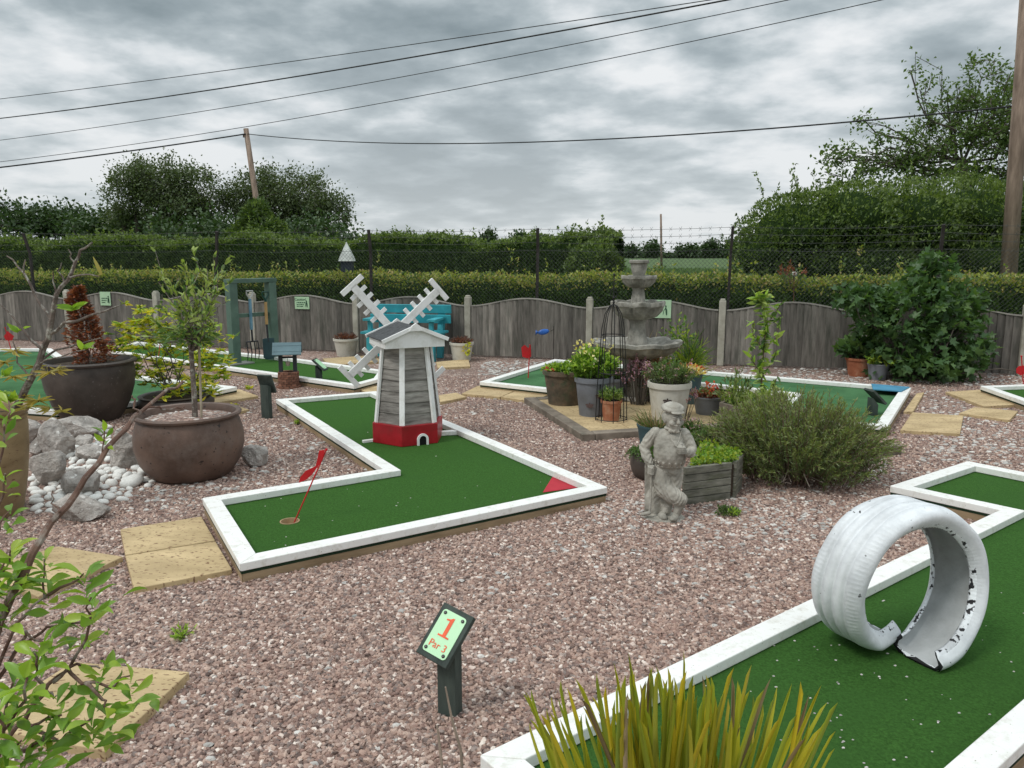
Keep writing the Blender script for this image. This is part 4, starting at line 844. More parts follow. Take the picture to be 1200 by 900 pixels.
# ================================================================ flags
RED = pmat('red_flag_metal', (.50,.015,.02,1), .4, var=.15, bump=.15, dirt=(.3,.02,.02,1))
def flag(label, px, py, tx, ty_, pts, z0=ZG, r=.004, dY=0):
    g = G(px, py, z0); top = P(tx, ty_, g.y+dY); t = thing('hole_flag', label, 'flag', g, 0, 'red hole flags'); loc = g
    b = MB(); b.tube([(0,0,-.035), top-loc], r, 8); b.tube([top-loc, top-loc+(top-loc).normalized()*.012], r*1.8, 8); b.build('pole', RED, t, smooth=True)
    b = MB(); q_ = [P(x, y, g.y+dY*.8) - loc for x, y in pts]; n = len(q_); d = Vector((.1,-1,0)).normalized()*.0018
    b.add([v+d for v in q_]+[v-d for v in q_], [tuple(range(n)), tuple(range(2*n-1, n-1, -1))]+[(i, n+i, n+(i+1) % n, (i+1) % n) for i in range(n)]); b.build('pennant', RED, t)
    return t
flag('red metal flag leaning in the hole of the windmill green', 342.5, 610, 382, 528, [(350,566),(352,559),(358,552),(370,546),(374,528),(381,527),(377,540),(366,556),(359,562)], dY=.05)
flag('red flag on the fountain green, left of the mossy pot', 618.8, 443, 621, 405, [(611,407),(615,404),(619,408),(622,404),(622.5,418),(618,420),(612,418)], r=.006)
flag('red flag on the far left green near the fence', 14, 412, 6, 384, [(9,388),(4.5,394),(7,399),(14,399),(16.5,394)], r=.006)
flag('red flag half hidden behind the yellow-green shrub', 185, 420, 190, 382, [(184,384),(193,385),(194,391),(187,392),(183,389)], r=.006)
flag('red flag at the right edge by the fence post', 1200, 452, 1197, 418, [(1191,432),(1194,429),(1203,428),(1205,437),(1196,440),(1191,437)], r=.006)
# ================================================================ small garden ornaments
bk = G(649, 424, 0); fish = thing('fish_ornament', 'small blue fish ornament on a thin rod in front of the fence', 'ornament', bk)
b = MB(); b.tube([(0,0,0), P(648.5, 382, bk.y)-bk], .005, 6); b.build('rod', RUST, fish)
FBL = pmat('blue_glass_paint', (.03,.12,.42,1), .3, var=.4, bump=0); c_ = P(637, 389, bk.y)-bk
b = MB(); b.ball(c_, (.085,.02,.042), 14, rot=Matrix.Rotation(-.2,3,'Y')); b.add([c_+Vector(v) for v in ((-.07,-.004,-.01),(-.115,-.004,.03),(-.12,-.004,-.045),(-.07,.004,-.01),(-.115,.004,.03),(-.12,.004,-.045))], [(0,1,2),(5,4,3),(0,3,4,1),(1,4,5,2),(2,5,3,0)]); b.build('body', FBL, fish, smooth=2)
b = MB(); b.tube([P(645, 388, bk.y)-bk, P(649, 386, bk.y)-bk], .005, 5); b.build('bracket', RUST, fish)
g = G(929, 424); gs = thing('ball_stake', 'rusty garden stake topped with a pale ball in front of the fence', 'ornament', g)
b = MB(); tp_ = P(930.5, 324, g.y)-g; b.tube([(0,0,0), tp_], .007, 6); 
for s in (-1,1): b.tube([tp_-Vector((0,0,.05)), tp_+Vector((s*.06,0,-.09)), tp_+Vector((s*.03,0,-.16)), tp_-Vector((0,0,.2))], .004, 5)
b.build('rod', pmat('rust', (.12,.06,.035,1), .9), gs); b = MB(); b.ball(tp_+Vector((0,0,.03)), .043, 16); b.build('ball', pmat('pale_ball', (.45,.42,.38,1), .3, bump=0), gs, smooth=2)
g = fpos(0, .75); o_ = P(406.5, 300, 12.9+.9); bh = thing('bird_box_post', 'white pyramid topped bird box on a dark post above the clipped hedge', 'bird box', (o_.x, o_.y, 0))
zb_, zm_, zp_ = P(406, 319, o_.y).z, P(406, 306, o_.y).z, P(406, 283, o_.y).z
b = MB(); b.box((0,0,zb_/2), (.07,.07,zb_)); b.build('post', CONC, bh)
b = MB(); b.box((0,0,(zb_+zm_)/2), (.19,.19,zm_-zb_)); b.build('box', pmat('navy_paint', (.02,.03,.045,1), .6), bh)
b = MB(); b.add([(-.13,-.13,zm_),(.13,-.13,zm_),(.13,.13,zm_),(-.13,.13,zm_),(-.105,-.105,zm_+.08),(.105,-.105,zm_+.08),(.105,.105,zm_+.08),(-.105,.105,zm_+.08),(0,0,zp_)], [(0,3,2,1),(0,1,5,4),(1,2,6,5),(2,3,7,6),(3,0,4,7),(4,5,8),(5,6,8),(6,7,8),(7,4,8)]); b.build('roof', pmat('pale_roof', (.5,.53,.5,1), .6), bh)
# black wire obelisk
g = G(716.5, 493, .055); R = 18.5*mpp(g.y, .3); zc = .055; ob = thing('wire_obelisk', 'tall black wire plant obelisk over the small terracotta pot', 'obelisk', (g.x, g.y+.02, zc))
BW = pmat('black_wire', (.012,.012,.012,1), .5, bump=0); ot = P(716, 322, g.y).z-zc; os_ = P(716, 357, g.y).z-zc
b = MB()
for i in range(8):
    a = 2*PI*i/8; pts = []
    for z, r_ in ((0,R),(os_*.3,R*.92),(os_*.6,R*.80),(os_*.8,R*.70),(os_*.92,R*.52),(os_*.985,R*.25),(os_,.01)): pts.append((r_*math.cos(a), r_*math.sin(a), z))
    b.tube(pts, .0042, 5)
b.build('uprights', BW, ob)
for z, r_ in ((.02,R),(os_*.42,R*.87),(os_*.74,R*.74)):
    b = MB(); b.tube([(r_*math.cos(2*PI*i/24), r_*math.sin(2*PI*i/24), z) for i in range(25)], .0042, 5, cap=False); b.build('ring', BW, ob)
b = MB(); b.tube([(0,0,os_-.02),(0,0,ot)], (.008,.004), 6); b.ball((0,0,os_+.06), .014, 8); b.ball((0,0,os_+.02), .012, 8); b.ball((0,0,ot), .012, 8); b.tube([(0,0,os_+.05),(.03,0,os_+.08),(.025,0,os_+.13),(0,0,os_+.15)], .0035, 5); b.tube([(0,0,os_+.05),(-.03,0,os_+.08),(-.025,0,os_+.13),(0,0,os_+.15)], .0035, 5); b.build('finial', BW, ob)
# wooden planters
def boxplanter(name, label, px, ztop, zsoil=.03, mat=SLEEPER, n=5):
    c = [G(x, y, ztop) for x, y in px]; m = sum(c, Vector())/len(c); m.z = 0; t = thing(name, label, 'planter', m, 0, 'timber planters'); k = len(c)
    for i in range(k):
        a, e = c[i]-m, c[(i+1) % k]-m; b = MB(); d = (e-a).normalized(); nn_ = Vector((-d.y, d.x, 0)); nn_ = nn_ if nn_.dot(-(a+e)) > 0 else -nn_
        for j in range(n):
            z0, z1 = ztop*j/n+.002, ztop*(j+1)/n-.002; off = nn_*(.016+RNG.normal()*.002)
            b.beam(Vector((a.x,a.y,(z0+z1)/2))+off+d*.001*i, Vector((e.x,e.y,(z0+z1)/2))+off-d*.034, .03, z1-z0)
        b.build('side', mat, t, bevel=.003)
    b = MB(); b.prism([tuple((v-m).to_2d()*.93) for v in c], .02, ztop-zsoil); b.build('soil', SOIL, t); return t, m, [v-m for v in c]
PLNK = pmat('mossy_grey_planks', (.11,.11,.085,1), .9, col2=(.27,.26,.215,1), scale=4, stretch=(2,2,9), bump=.7, bscale=30, bstretch=(2,2,10), bdist=.005, island=.12, dirt=(.09,.10,.05,1))
pt1 = boxplanter('timber_planter', 'mossy grey timber planter with yellow creeper right behind the statue', [(803,548),(863,541),(872,531),(821,519)], .25, .02, PLNK)
pt2 = boxplanter('timber_planter', 'low grey timber planter box behind the tall lanky plant', [(843,471),(882,482),(915,470),(868,460)], .24, .03, SLEEPER, 3)
def timber(label, a, e, w_=.12, h_=.09, z=.0):
    A, E = G(*a, .05), G(*e, .05); m = (A+E)/2; b = MB(); b.beam(A-m, E-m, w_, h_); o = b.build('timber_sleeper', SLEEPER, bevel=.006); o.location = (m.x, m.y, h_/2-.02+z); return tag(o, label, 'sleeper', 'loose timber sleepers')
timber('loose dark sleeper end sticking out right of the big bush', (1000,529), (1049,524), .14, .1)
timber('weathered sleeper beside the grey pot left of the big bush', (838,486), (878,500), .12, .08)
timber('thin timber baton on gravel beside the windmill green', (416,530), (446,549), .05, .03) if False else None
# ================================================================ utility poles and cables
POLE = pmat('creosoted_pole', (.17,.12,.09,1), .9, col2=(.34,.255,.20,1), scale=3, stretch=(3,3,.5), bump=.6, bscale=20, bstretch=(5,5,.4), bdist=.01)
def upole(label, px0, py0, px1, py1, Y, r, arm=False):
    A, E = P(px0, py0, Y), P(px1, py1, Y); d = (E-A)/(E.z-A.z); base = A - d*(A.z); t = thing('utility_pole', label, 'utility pole', (base.x, base.y, -.1))
    b = MB(); b.tube([(0,0,0), E-base], (r*1.12, r*.9), 14); b.build('shaft', POLE, t, smooth=2)
    top = E-base
    b = MB(); b.tube([top+Vector((-.12,0,-.35)), top+Vector((.12,-.05,-.35))], .03, 8); b.tube([top+Vector((-.12,0,-.38)),top+Vector((-.12,0,-.22))], .035, 8); b.build('insulator', pmat('insulator', (.08,.05,.04,1), .4), t)
    return t
upole('tall brown wooden utility pole at the right edge behind the fence', 1182, 322, 1208, -60, 15.6, .14)
upole('leaning wooden utility pole with ivy beyond the left hedge', 301, 238, 288, 148, 36, .125)
upole('thin distant utility pole in the crop field', 775, 291, 774.5, 250, 120, .16)
def cable(label, p0, p1, r, sag):
    n = 40; pts = []
    for i in range(n+1): t_ = i/n; q_ = p0.lerp(p1, t_); q_.z -= sag*4*t_*(1-t_); pts.append(q_)
    m = pts[0].copy(); b = MB(); b.tube([q_-m for q_ in pts], r, 5); o = b.build('overhead_cable', CAB, smooth=2); o.location = m; return tag(o, label, 'cable', 'overhead cables')
CAB = pmat('cable', (.02,.02,.02,1), .6, bump=0)
cable('uppermost thin cable crossing the sky', P(-250, 142, 34), P(1050, -34, 17), .011, .25)
cable('thick dark cable second from the top of the sky', P(-250, 160, 34), P(1100, -48, 14), .017, .5)
cable('thin cable third from the top of the sky', P(-250, 188, 34), P(1100, -38, 17), .010, .6)
cable('thin fourth cable, rising to the top right of the sky', P(-250, 211, 34), P(1200, -38, 17), .010, .75)
cable('twisted black cable from the left edge to the leaning pole', P(-250, 222, 30), P(288, 157, 35.9), .03, .15)
cable('long black cable running from the leaning pole to the right pole', P(290, 157, 35.9), P(1194, 124, 15.6), .018, .55)
# ================================================================ foliage materials
def c_(r, g, b): return (r, g, b, 1)
BARK = pmat('bark', (.06,.05,.04,1), .9, col2=(.14,.12,.10,1), scale=8, bump=.5)
LICH = pmat('lichened_bark', (.085,.06,.05,1), .9, col2=(.20,.165,.14,1), scale=14, bump=.6, bscale=160, bdist=.002, dirt=(.50,.51,.45,1), dirtscale=30)
REDBR = pmat('reddish_twig', (.10,.05,.035,1), .8, col2=(.20,.12,.09,1), scale=14, bump=.5, bscale=160, bdist=.002, dirt=(.34,.31,.27,1), dirtscale=30)
HEDGE = lmat('hedge_leaf', [c_(.05,.095,.022), c_(.08,.14,.035), c_(.06,.11,.027), c_(.11,.18,.04)])
HNEW = lmat('hedge_new_growth', [c_(.24,.30,.05), c_(.36,.38,.08), c_(.17,.25,.04), c_(.40,.30,.14), c_(.28,.33,.07)])
HAW = lmat('hawthorn_leaf', [c_(.045,.075,.025), c_(.07,.115,.035), c_(.055,.09,.028), c_(.095,.14,.045)])
HAWT = lmat('hawthorn_young_leaf', [c_(.12,.18,.045), c_(.18,.24,.07), c_(.10,.15,.04)])
CORE = pmat('shaded_core', (.022,.042,.014,1), 1, col2=(.035,.06,.02,1), scale=6, bump=1, bscale=12, bdist=.05, spec=0)  # darker than the leaves: shade within the foliage put into the colour
FAR1 = lmat('poplar_leaf', [c_(.065,.095,.04), c_(.095,.13,.055), c_(.08,.11,.045), c_(.13,.16,.085)], .22)
FAR2 = lmat('dark_tree_leaf', [c_(.03,.06,.02), c_(.05,.09,.03), c_(.06,.10,.03)], .15)
ASH = lmat('ash_leaf', [c_(.085,.135,.04), c_(.12,.18,.055), c_(.07,.115,.035), c_(.14,.20,.07)], .35)
FIG = lmat('fig_leaf', [c_(.04,.09,.03), c_(.065,.13,.04), c_(.05,.10,.035), c_(.095,.17,.05)], .25)
ROSE = lmat('rosemary_leaf', [c_(.09,.14,.045), c_(.14,.19,.06), c_(.18,.24,.08), c_(.11,.15,.055), c_(.22,.26,.13)], .2)
ROSY = lmat('olive_tip_leaf', [c_(.19,.23,.07), c_(.14,.19,.05), c_(.25,.27,.11)], .25)
OLIV = lmat('olive_leaf', [c_(.20,.28,.07), c_(.30,.38,.11), c_(.24,.33,.07), c_(.42,.46,.18)], .3)
YEL = lmat('yellow_leaf', [c_(.58,.54,.04), c_(.40,.44,.04), c_(.68,.58,.06), c_(.30,.38,.04), c_(.62,.46,.04)], .35)
BRT = lmat('bright_green_leaf', [c_(.24,.38,.04), c_(.34,.48,.07), c_(.18,.32,.035), c_(.42,.52,.10)], .35, .35)
DEEP = lmat('deep_green_leaf', [c_(.11,.22,.03), c_(.16,.29,.04), c_(.20,.34,.05)], .3, .35)
RUS = lmat('russet_leaf', [c_(.24,.06,.03), c_(.32,.11,.05), c_(.18,.05,.03), c_(.38,.17,.09)], .2)
LIME = lmat('lime_leaf', [c_(.24,.32,.04), c_(.34,.40,.05), c_(.18,.26,.03)], .35)
MIDG = lmat('mid_green_leaf', [c_(.06,.12,.03), c_(.10,.18,.05), c_(.13,.21,.06)], .3)
DRY = lmat('dry_grass', [c_(.32,.24,.14), c_(.22,.17,.10), c_(.42,.33,.20)], .2)
PINK = lmat('pink_flower', [c_(.42,.20,.30), c_(.55,.33,.42), c_(.30,.13,.22)], .3)
CREM = lmat('cream_flower', [c_(.75,.70,.40), c_(.75,.60,.12), c_(.8,.78,.6)], .2)
REDF = lmat('red_flower', [c_(.55,.04,.03), c_(.6,.15,.06)], .2)
YUC = lmat('sword_leaf', [c_(.20,.27,.03), c_(.42,.40,.03), c_(.27,.33,.04), c_(.55,.42,.03), c_(.18,.25,.04), c_(.48,.38,.06)], .25, .4)
YUCD = lmat('withered_leaf', [c_(.24,.17,.08), c_(.15,.11,.06), c_(.38,.30,.18)], .1)
# ================================================================ hedges
def hedge(name, label, k0, k1, back, depth, z0, ztop, nper, ls, mats, shoots, jag=.06, group=None, endround=False):
    A = fpos(k0, back); B = fpos(k1, back); L_ = (B-A).length; ang = math.atan2(fdn.y, fdn.x)
    t = thing(name, label, 'hedge', (A.x, A.y, 0), ang, group)
    def top(x): return ztop + jag*(math.sin(x*1.3+back)+.6*math.sin(x*3.1+1)+.5*math.sin(x*6.7))
    b = MB(); n = int(L_/.25); vs_ = []
    for i in range(n+1):
        x = L_*i/n; q_ = .07
        for y, z in ((q_+.02,z0-.3),(q_,z0),(q_+.02,top(x)*.8),(.16,top(x)-.09),(depth/2,top(x)-.06),(depth-.14,top(x)-.1),(depth-.05,z0-.3)): vs_.append((x, y+U_(-.03,.03), z+U_(-.03,.03)))
    b.add(vs_, [(i*7+j, i*7+j+1, (i+1)*7+j+1, (i+1)*7+j) for i in range(n) for j in range(6)]+[tuple(range(7)), tuple(n*7+j for j in range(7))[::-1]]); b.build('shade_core', CORE, t, smooth=2)  # solid filler inside the hedge, coloured as shaded depth
    hf = ztop-z0; N_ = int(L_*(hf+depth)*nper); u = U_(0, 1, N_)*(hf+depth); x = U_(0, L_, N_)
    tz = np.array([top(q_) for q_ in x]); fr_ = u < hf
    y = np.where(fr_, U_(-.03, .10, N_), u-hf); z = np.where(fr_, z0+u*(tz-z0)/hf, tz+U_(-.09,.05,N_))
    y += .05*np.sin(x*2.3+z*4)*fr_; D = rdir(N_); D[:,1] -= .9*fr_; D[:,2] += .8
    C = np.c_[x, y, z]; clump = snoise(C, 3.1)
    pn = (tz-z < .20)*.8 + clump*.25 + (~fr_)*.0 - .05; mi = (U_(0,1,N_) < pn).astype(int)
    n2 = int(L_*shoots); xs2 = U_(0, L_, n2); hs2 = RNG.gamma(2., .045, n2)*(1+ls*6); cs = []; ds = []
    for i in range(n2):
        bz = top(xs2[i])-.03; yy = U_(0, depth*.8)
        for q_ in range(int(4+hs2[i]*30)): cs.append((xs2[i]+U_(-.02,.02)+ (q_*.004)*math.sin(i), yy, bz+hs2[i]*U_(0,1))); ds.append((U_(-1,1), U_(-1,1), U_(.2,1.2)))
    C = np.r_[C, np.array(cs)]; D = np.r_[D, np.array(ds)]; mi = np.r_[mi, (U_(0,1,len(cs)) < .75).astype(int)]; nn = len(C)
    leaves('foliage', C, D, U_(ls*.7, ls*1.3, nn), U_(ls*.4, ls*.7, nn), mats, 'fold', mi, t)
    return t
hedge('clipped_hedge', 'low clipped hedge with yellow-green new tips just behind the chain-link fence', -6.6, 6.2, .85, .75, .55, 1.20, 900, .062, [HEDGE, HNEW], 14, .022)
kk = lambda px, back: ((lambda o_, r_: (o_.x*r_.y-o_.y*r_.x)/(fdn.y*r_.x-fdn.x*r_.y)/PLN)(fpos(0, back), ray(px, 300)))
hedge('field_hedge', 'long dark field hedge with ragged top beyond the chain-link fence on the left', kk(-160, 8), kk(722, 8), 8, 1.6, .7, 1.98, 460, .09, [HAW, HAWT], 26, .10)
def blobs_shell(blobs, n, thick=.18, gap=-.9, freq=1.0, lower=None):
    vol = np.array([(b_[3]*b_[4]+b_[4]*b_[5]+b_[3]*b_[5]) for b_ in blobs]); pr = vol/vol.sum(); out_ = []; dr = []
    while len(out_) < n:
        i = RNG.choice(len(blobs), p=pr); b_ = blobs[i]; d = RNG.normal(size=3); d /= np.linalg.norm(d)
        r_ = 1-abs(RNG.normal())*thick; p_ = np.array(b_[:3])+d*np.array(b_[3:6])*r_*(1+.10*math.sin(d[0]*5+i)+.08*math.sin(d[2]*9+i*2))
        if lower is not None and p_[2] < lower: continue
        ins = any(np.sum(((p_-np.array(o_[:3]))/(np.array(o_[3:6])*.8))**2) < 1 for j, o_ in enumerate(blobs) if j != i)
        if ins or snoise(p_[None,:], freq)[0] < gap: continue
        out_.append(p_); dr.append(d)
    return np.array(out_), np.array(dr)
def bush(name, label, cat, blobs, n, ls, mats, kind='fold', tipfrac=.25, core=True, gap=-.9, freq=1.5, thick=.15, group=None, up=.4, base=None, stems=0, lower=.02, asp=.5, lsv=(.7,1.3), shoots=0):
    """blobs in world space (x,y,z,rx,ry,rz)"""
    bx = base or (np.mean([b_[0] for b_ in blobs]), np.mean([b_[1] for b_ in blobs]), 0)
    t = thing(name, label, cat, bx, 0, group); B0 = np.array(bx)
    P_, D_ = blobs_shell(blobs, n, thick, gap, freq, lower); D2 = D_*.8+RNG.normal(size=P_.shape)*.7; D2[:,2] += up
    zz_ = D_[:,2]*.5+.5; mi = (U_(0,1,len(P_)) < tipfrac*2*zz_*(.7+.6*snoise(P_, freq*2))).astype(int) if len(mats) > 1 else None
    if shoots:
        S_, SD = blobs_shell(blobs, shoots, .02, -2, freq, lower); ex = []; ed = []
        for s_, d_ in zip(S_, SD):
            if d_[2] < .15: continue
            g_ = d_*.5+np.array((RNG.normal()*.2, RNG.normal()*.2, 1)); g_ /= np.linalg.norm(g_); l_ = RNG.gamma(3,.09)
            for j in range(int(6+l_*30)): ex.append(s_-.05+g_*l_*U_(0,1)+RNG.normal(size=3)*.015); ed.append(g_+RNG.normal(size=3)*.6)
        P_ = np.r_[P_, np.array(ex)]; D2 = np.r_[D2, np.array(ed)]; mi = np.r_[mi, (U_(0,1,len(ex)) < .6).astype(int)]
    leaves('foliage', P_-B0, D2, U_(ls*lsv[0], ls*lsv[1], len(P_)), U_(ls*asp*.7, ls*asp*1.3, len(P_)), mats, kind, mi, t)
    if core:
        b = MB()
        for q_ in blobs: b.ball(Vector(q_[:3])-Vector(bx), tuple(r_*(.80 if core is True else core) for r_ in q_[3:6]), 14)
        b.v = [(x, y, max(z, .0)) for x, y, z in b.v]; b.build('shade_core', CORE, t, smooth=2)  # opaque filler behind the leaves, shade put into its colour
    if stems:
        b = MB()
        for i in range(stems):
            q_ = blobs[i % len(blobs)]; e = Vector(q_[:3])-Vector(bx)+Vector(RNG.normal(size=3))*min(q_[3:6])*.6
            b.tube(wob((U_(-.05,.05), U_(-.05,.05), 0), e, 5, .04), [.014*(1-.13*j) for j in range(6)], 5)
        b.build('stem', BARK, t)
    return t
def pb_(px, py, Y, rx, rz_, ry=None):   # blob from its outline in the photograph
    q_ = P(px, py, Y); m = mpp(Y, q_.z); return (q_.x, Y, q_.z, rx*m, (ry or (rx+rz_)*.5*m), rz_*m)
bush('tall_hedge', 'tall bushy overgrown hedge behind the fence on the right below the tree', 'hedge', [pb_(930,275,17.5,58,48,1.5), pb_(990,258,17.2,62,44,1.5), pb_(1060,262,17.6,70,46,1.6), pb_(1135,258,18,72,46,1.6), pb_(1215,262,17.8,75,48,1.6), pb_(1310,258,17.6,85,52,1.6), pb_(890,300,17.5,28,38,1.2), pb_(1000,310,17,90,40,1.2), pb_(1150,310,17.2,110,40,1.2), pb_(1300,312,17,110,40,1.2)],
     46000, .085, [HAW, HAWT], tipfrac=.55, thick=.13, up=.7, freq=2.4, gap=-2, core=.74, shoots=620)
bush('hedge_end_shrub', 'rounded shrubby end of the field hedge beside the open gap', 'shrub', [pb_(704,303,19.6,20,24,.8), pb_(690,312,19.2,26,28,.8), pb_(716,312,19.8,14,16,.8)], 5200, .09, [HAW, HAWT], tipfrac=.5, thick=.16, up=.6, shoots=60, core=.7)
# ================================================================ trees
def tree(name, label, base, tr, blobs, nclump, npc, ls, mat, spread, group, trunks=1, kind='rhomb', bark=BARK, up=.1, limbr=.3, sub=3, whip=.06):
    B0 = Vector(base); t = thing(name, label, 'tree', base, 0, group); b = MB(); C = []; D = []
    zmin = min(q_[2]-q_[5] for q_ in blobs); tops = []
    tb = [Vector((U_(-1,1)*tr*3*(trunks > 1) + (i-(trunks-1)/2)*tr*8, U_(-1,1)*tr*3*(trunks > 1), 0)) for i in range(trunks)]
    cx_ = Vector((np.mean([q_[0] for q_ in blobs]), np.mean([q_[1] for q_ in blobs]), zmin+.25*(max(q_[2] for q_ in blobs)-zmin)))-B0
    for a in tb:
        e = Vector((a.x*.8+cx_.x*.5, a.y+cx_.y*.5, cx_.z)); b.tube(wob(a, e, 5, .012), [tr*(1.15-.1*i) for i in range(6)], 8); tops.append(e)
    vol = np.array([q_[3]*q_[4]*q_[5] for q_ in blobs])**.8; cnt = np.maximum(2, (vol/vol.sum()*nclump)).astype(int)
    for q_, n_ in zip(blobs, cnt):
        bc = Vector(q_[:3])-B0; s_ = min(tops, key=lambda v: (v-bc).length); pth = wob(s_, bc, 5, .05); r0 = tr*limbr*1.6
        b.tube(pth, [r0*(1-.13*i) for i in range(6)], 6); prev = []
        for _ in range(n_):
            d = RNG.normal(size=3); d /= np.linalg.norm(d); r_ = U_(.25,1)**.45*(1+.13*math.sin(d[0]*7+d[2]*5)); r_ *= (U_(1.05,1.35) if U_(0,1) < whip else 1); pc = bc+Vector(d*np.array(q_[3:6])*r_)
            st = pth[RNG.integers(2,6)] if not prev or U_(0,1) < .35 else min(prev, key=lambda v: (v-pc).length+(0 if (v-bc).length < (pc-bc).length else 9))
            w2 = wob(st, pc, sub, .07); b.tube(w2, [r0*.28*(1-.25*i)+.004 for i in range(sub+1)], 4, cap=False); prev.append(pc)
            m_ = npc; tt_ = U_(0,1,m_)**.7
            for j in range(m_):
                k_ = tt_[j]*sub; i0 = min(int(k_), sub-1); pp = w2[i0].lerp(w2[i0+1], k_-i0); C.append(pp+Vector(RNG.normal(size=3))*spread*(.5+.6*tt_[j])); D.append(d*.6+RNG.normal(size=3)*.7+np.array((0,0,up)))
    b.build('trunk', bark, t); n = len(C); C = np.array([tuple(v) for v in C])
    leaves('crown', C, np.array(D), U_(ls*.7,ls*1.3,n), U_(ls*.45,ls*.8,n), mat, kind, None, t); return t
GP = 'trees beyond the hedges'
tree('poplar_tree', 'large grey-green tree, leftmost of the pair beyond the left hedge', (P(175,290,62).x, 62, 0), .22, [pb_(155,228,62,30,40), pb_(190,215,62,34,30,3), pb_(168,205,62,26,20,3), pb_(228,222,61,34,30,3), pb_(245,248,62,24,26,3), pb_(140,252,62,18,18,3), pb_(200,250,62,30,22,3)], 240, 95, .22, FAR1, .42, GP, 5, limbr=.22)
tree('poplar_tree', 'rounded grey-green tree beyond the left hedge, right of the leaning pole', (P(330,290,64).x, 64, 0), .22, [pb_(300,222,64,26,26,3), pb_(330,225,64,36,32,3), pb_(362,232,63,30,30,3), pb_(385,250,64,30,26,3), pb_(345,255,64,36,22,3), pb_(272,240,64,20,26,3), pb_(300,258,64,30,18,3)], 240, 95, .22, FAR1, .42, GP, 5, limbr=.22)
tree('dark_tree', 'dark low tree at the far left edge beyond the hedge', (P(5,290,70).x, 70, 0), .3, [pb_(-30,255,70,45,22,4), pb_(20,262,70,30,18,4), pb_(-70,250,70,40,28,4)], 90, 60, .4, FAR2, .7, GP, 1)
tree('dark_tree', 'dark flat topped tree line clump left of the big tree', (P(75,290,74).x, 74, 0), .3, [pb_(62,260,74,28,14,4), pb_(88,263,74,22,13,3)], 70, 60, .38, FAR2, .6, GP, 1)
tree('dark_tree', 'small dark tree tucked under the left side of the big tree', (P(125,290,66).x, 66, 0), .3, [pb_(118,268,66,26,14,4), pb_(160,272,66,34,14,4)], 70, 60, .38, FAR2, .6, GP, 1)
tree('dark_tree', 'broad dark tree under the two tall trees beyond the hedge', (P(250,290,58).x, 58, 0), .3, [pb_(215,276,58,40,14,4), pb_(262,272,58,34,14,4), pb_(350,276,58,46,12,4), pb_(395,280,58,24,10,4)], 120, 60, .34, FAR2, .6, GP, 2)
bush('ivy_clump', 'dark ivy and elder clump round the foot of the leaning pole', 'bush', [pb_(302,258,35.6,17,22,1), pb_(312,275,35.5,28,20,1.3), pb_(285,280,35.5,22,16,1.2)], 5200, .2, [HAW, HAWT], 'rhomb', .2, thick=.22, lower=.2)
tree('field_tree', 'loose branched green tree above the tall hedge at the top right', (P(1150,300,25).x, 25, 0), .20, [pb_(1090,170,25,48,34,1.6), pb_(1150,150,25,50,44,1.8), pb_(1040,182,25,40,22,1.4), pb_(992,180,25,26,15,1), pb_(1110,118,25,34,30,1.2), pb_(1068,85,25,10,20,.6), pb_(1150,92,25.4,28,26,1), pb_(1185,85,25,24,24,1), pb_(1200,140,24.6,50,60,1.6), pb_(1260,130,25,60,70,2), pb_(1085,205,25,70,18,1.5), pb_(1180,205,25,70,20,1.5), pb_(1012,140,25,18,12,.8), pb_(972,186,25,20,10,.8), pb_(1000,205,25,36,14,1)],
     520, 26, .125, ASH, .14, GP, 1, 'fold', limbr=.15, up=0, whip=.22)
for i, (x, y, rx, rz_, Y, lb) in enumerate(((836,291,13,7,480,'round distant tree in the gap beyond the crop field'), (765,292,9,5,500,'small distant tree left of the thin far pole'), (862,291,12,7,470,'distant tree at the right end of the field gap'), (805,294,12,4,520,'low distant trees in the middle of the field gap'), (573,279,8,7,150,'small dark tree showing above the left hedge near its middle'), (609,281,7,5,150,'low tree showing just right of the small dark hedge-top tree'), (740,294,8,4,490,'low distant tree at the left end of the field gap'))):
    tree('distant_tree', lb, (P(x,296,Y).x, Y, 0), .25, [pb_(x,y,Y,rx,rz_), pb_(x-rx*.5,y+2,Y,rx*.6,rz_*.7)], 26, 50, .9*Y/220, FAR2, .8*Y/220, 'distant trees')
t = MB(); C = []; 
x = U_(-370, 420, 12000); C = np.c_[x, 552+U_(-3,3,12000), U_(0,1,12000)**.8*(5.4+1.8*np.sin(x*.05)+1.5*np.sin(x*.14+1))]
o = leaves('distant_hedgerow', C, rdir(12000,.3), U_(1.3,2.4,12000), U_(.9,1.8,12000), FAR2, 'rhomb'); tag(o, 'far hedgerow along the end of the crop field', 'hedgerow', kind='stuff')
t = MB(); t.box((20, 556, 1.8), (790, 3, 4.4)); cr = t.build('distant_hedgerow_bank', CORE); tag(cr, 'bank of the far hedgerow in a shade-dark colour', 'hedgerow', kind='stuff')  # backing box behind the leaves, coloured like shaded foliage
# standing crop: rows of short blades near the gap
nC = 26000; yy = 17+U_(0,1,nC)**1.8*60; xx = yy*(U_(690,890,nC)-600)/F; o = leaves('crop', np.c_[xx, yy, np.full(nC,-.03)], rdir(nC,2.5), U_(.3,.6,nC), U_(.04,.09,nC)*(1+yy*.03), lmat('crop_leaf', [c_(.06,.12,.035), c_(.10,.17,.05), c_(.13,.20,.07)], .2), 'rhomb')
tag(o, 'young green crop growing in the field beyond the gap', 'crop', kind='stuff')
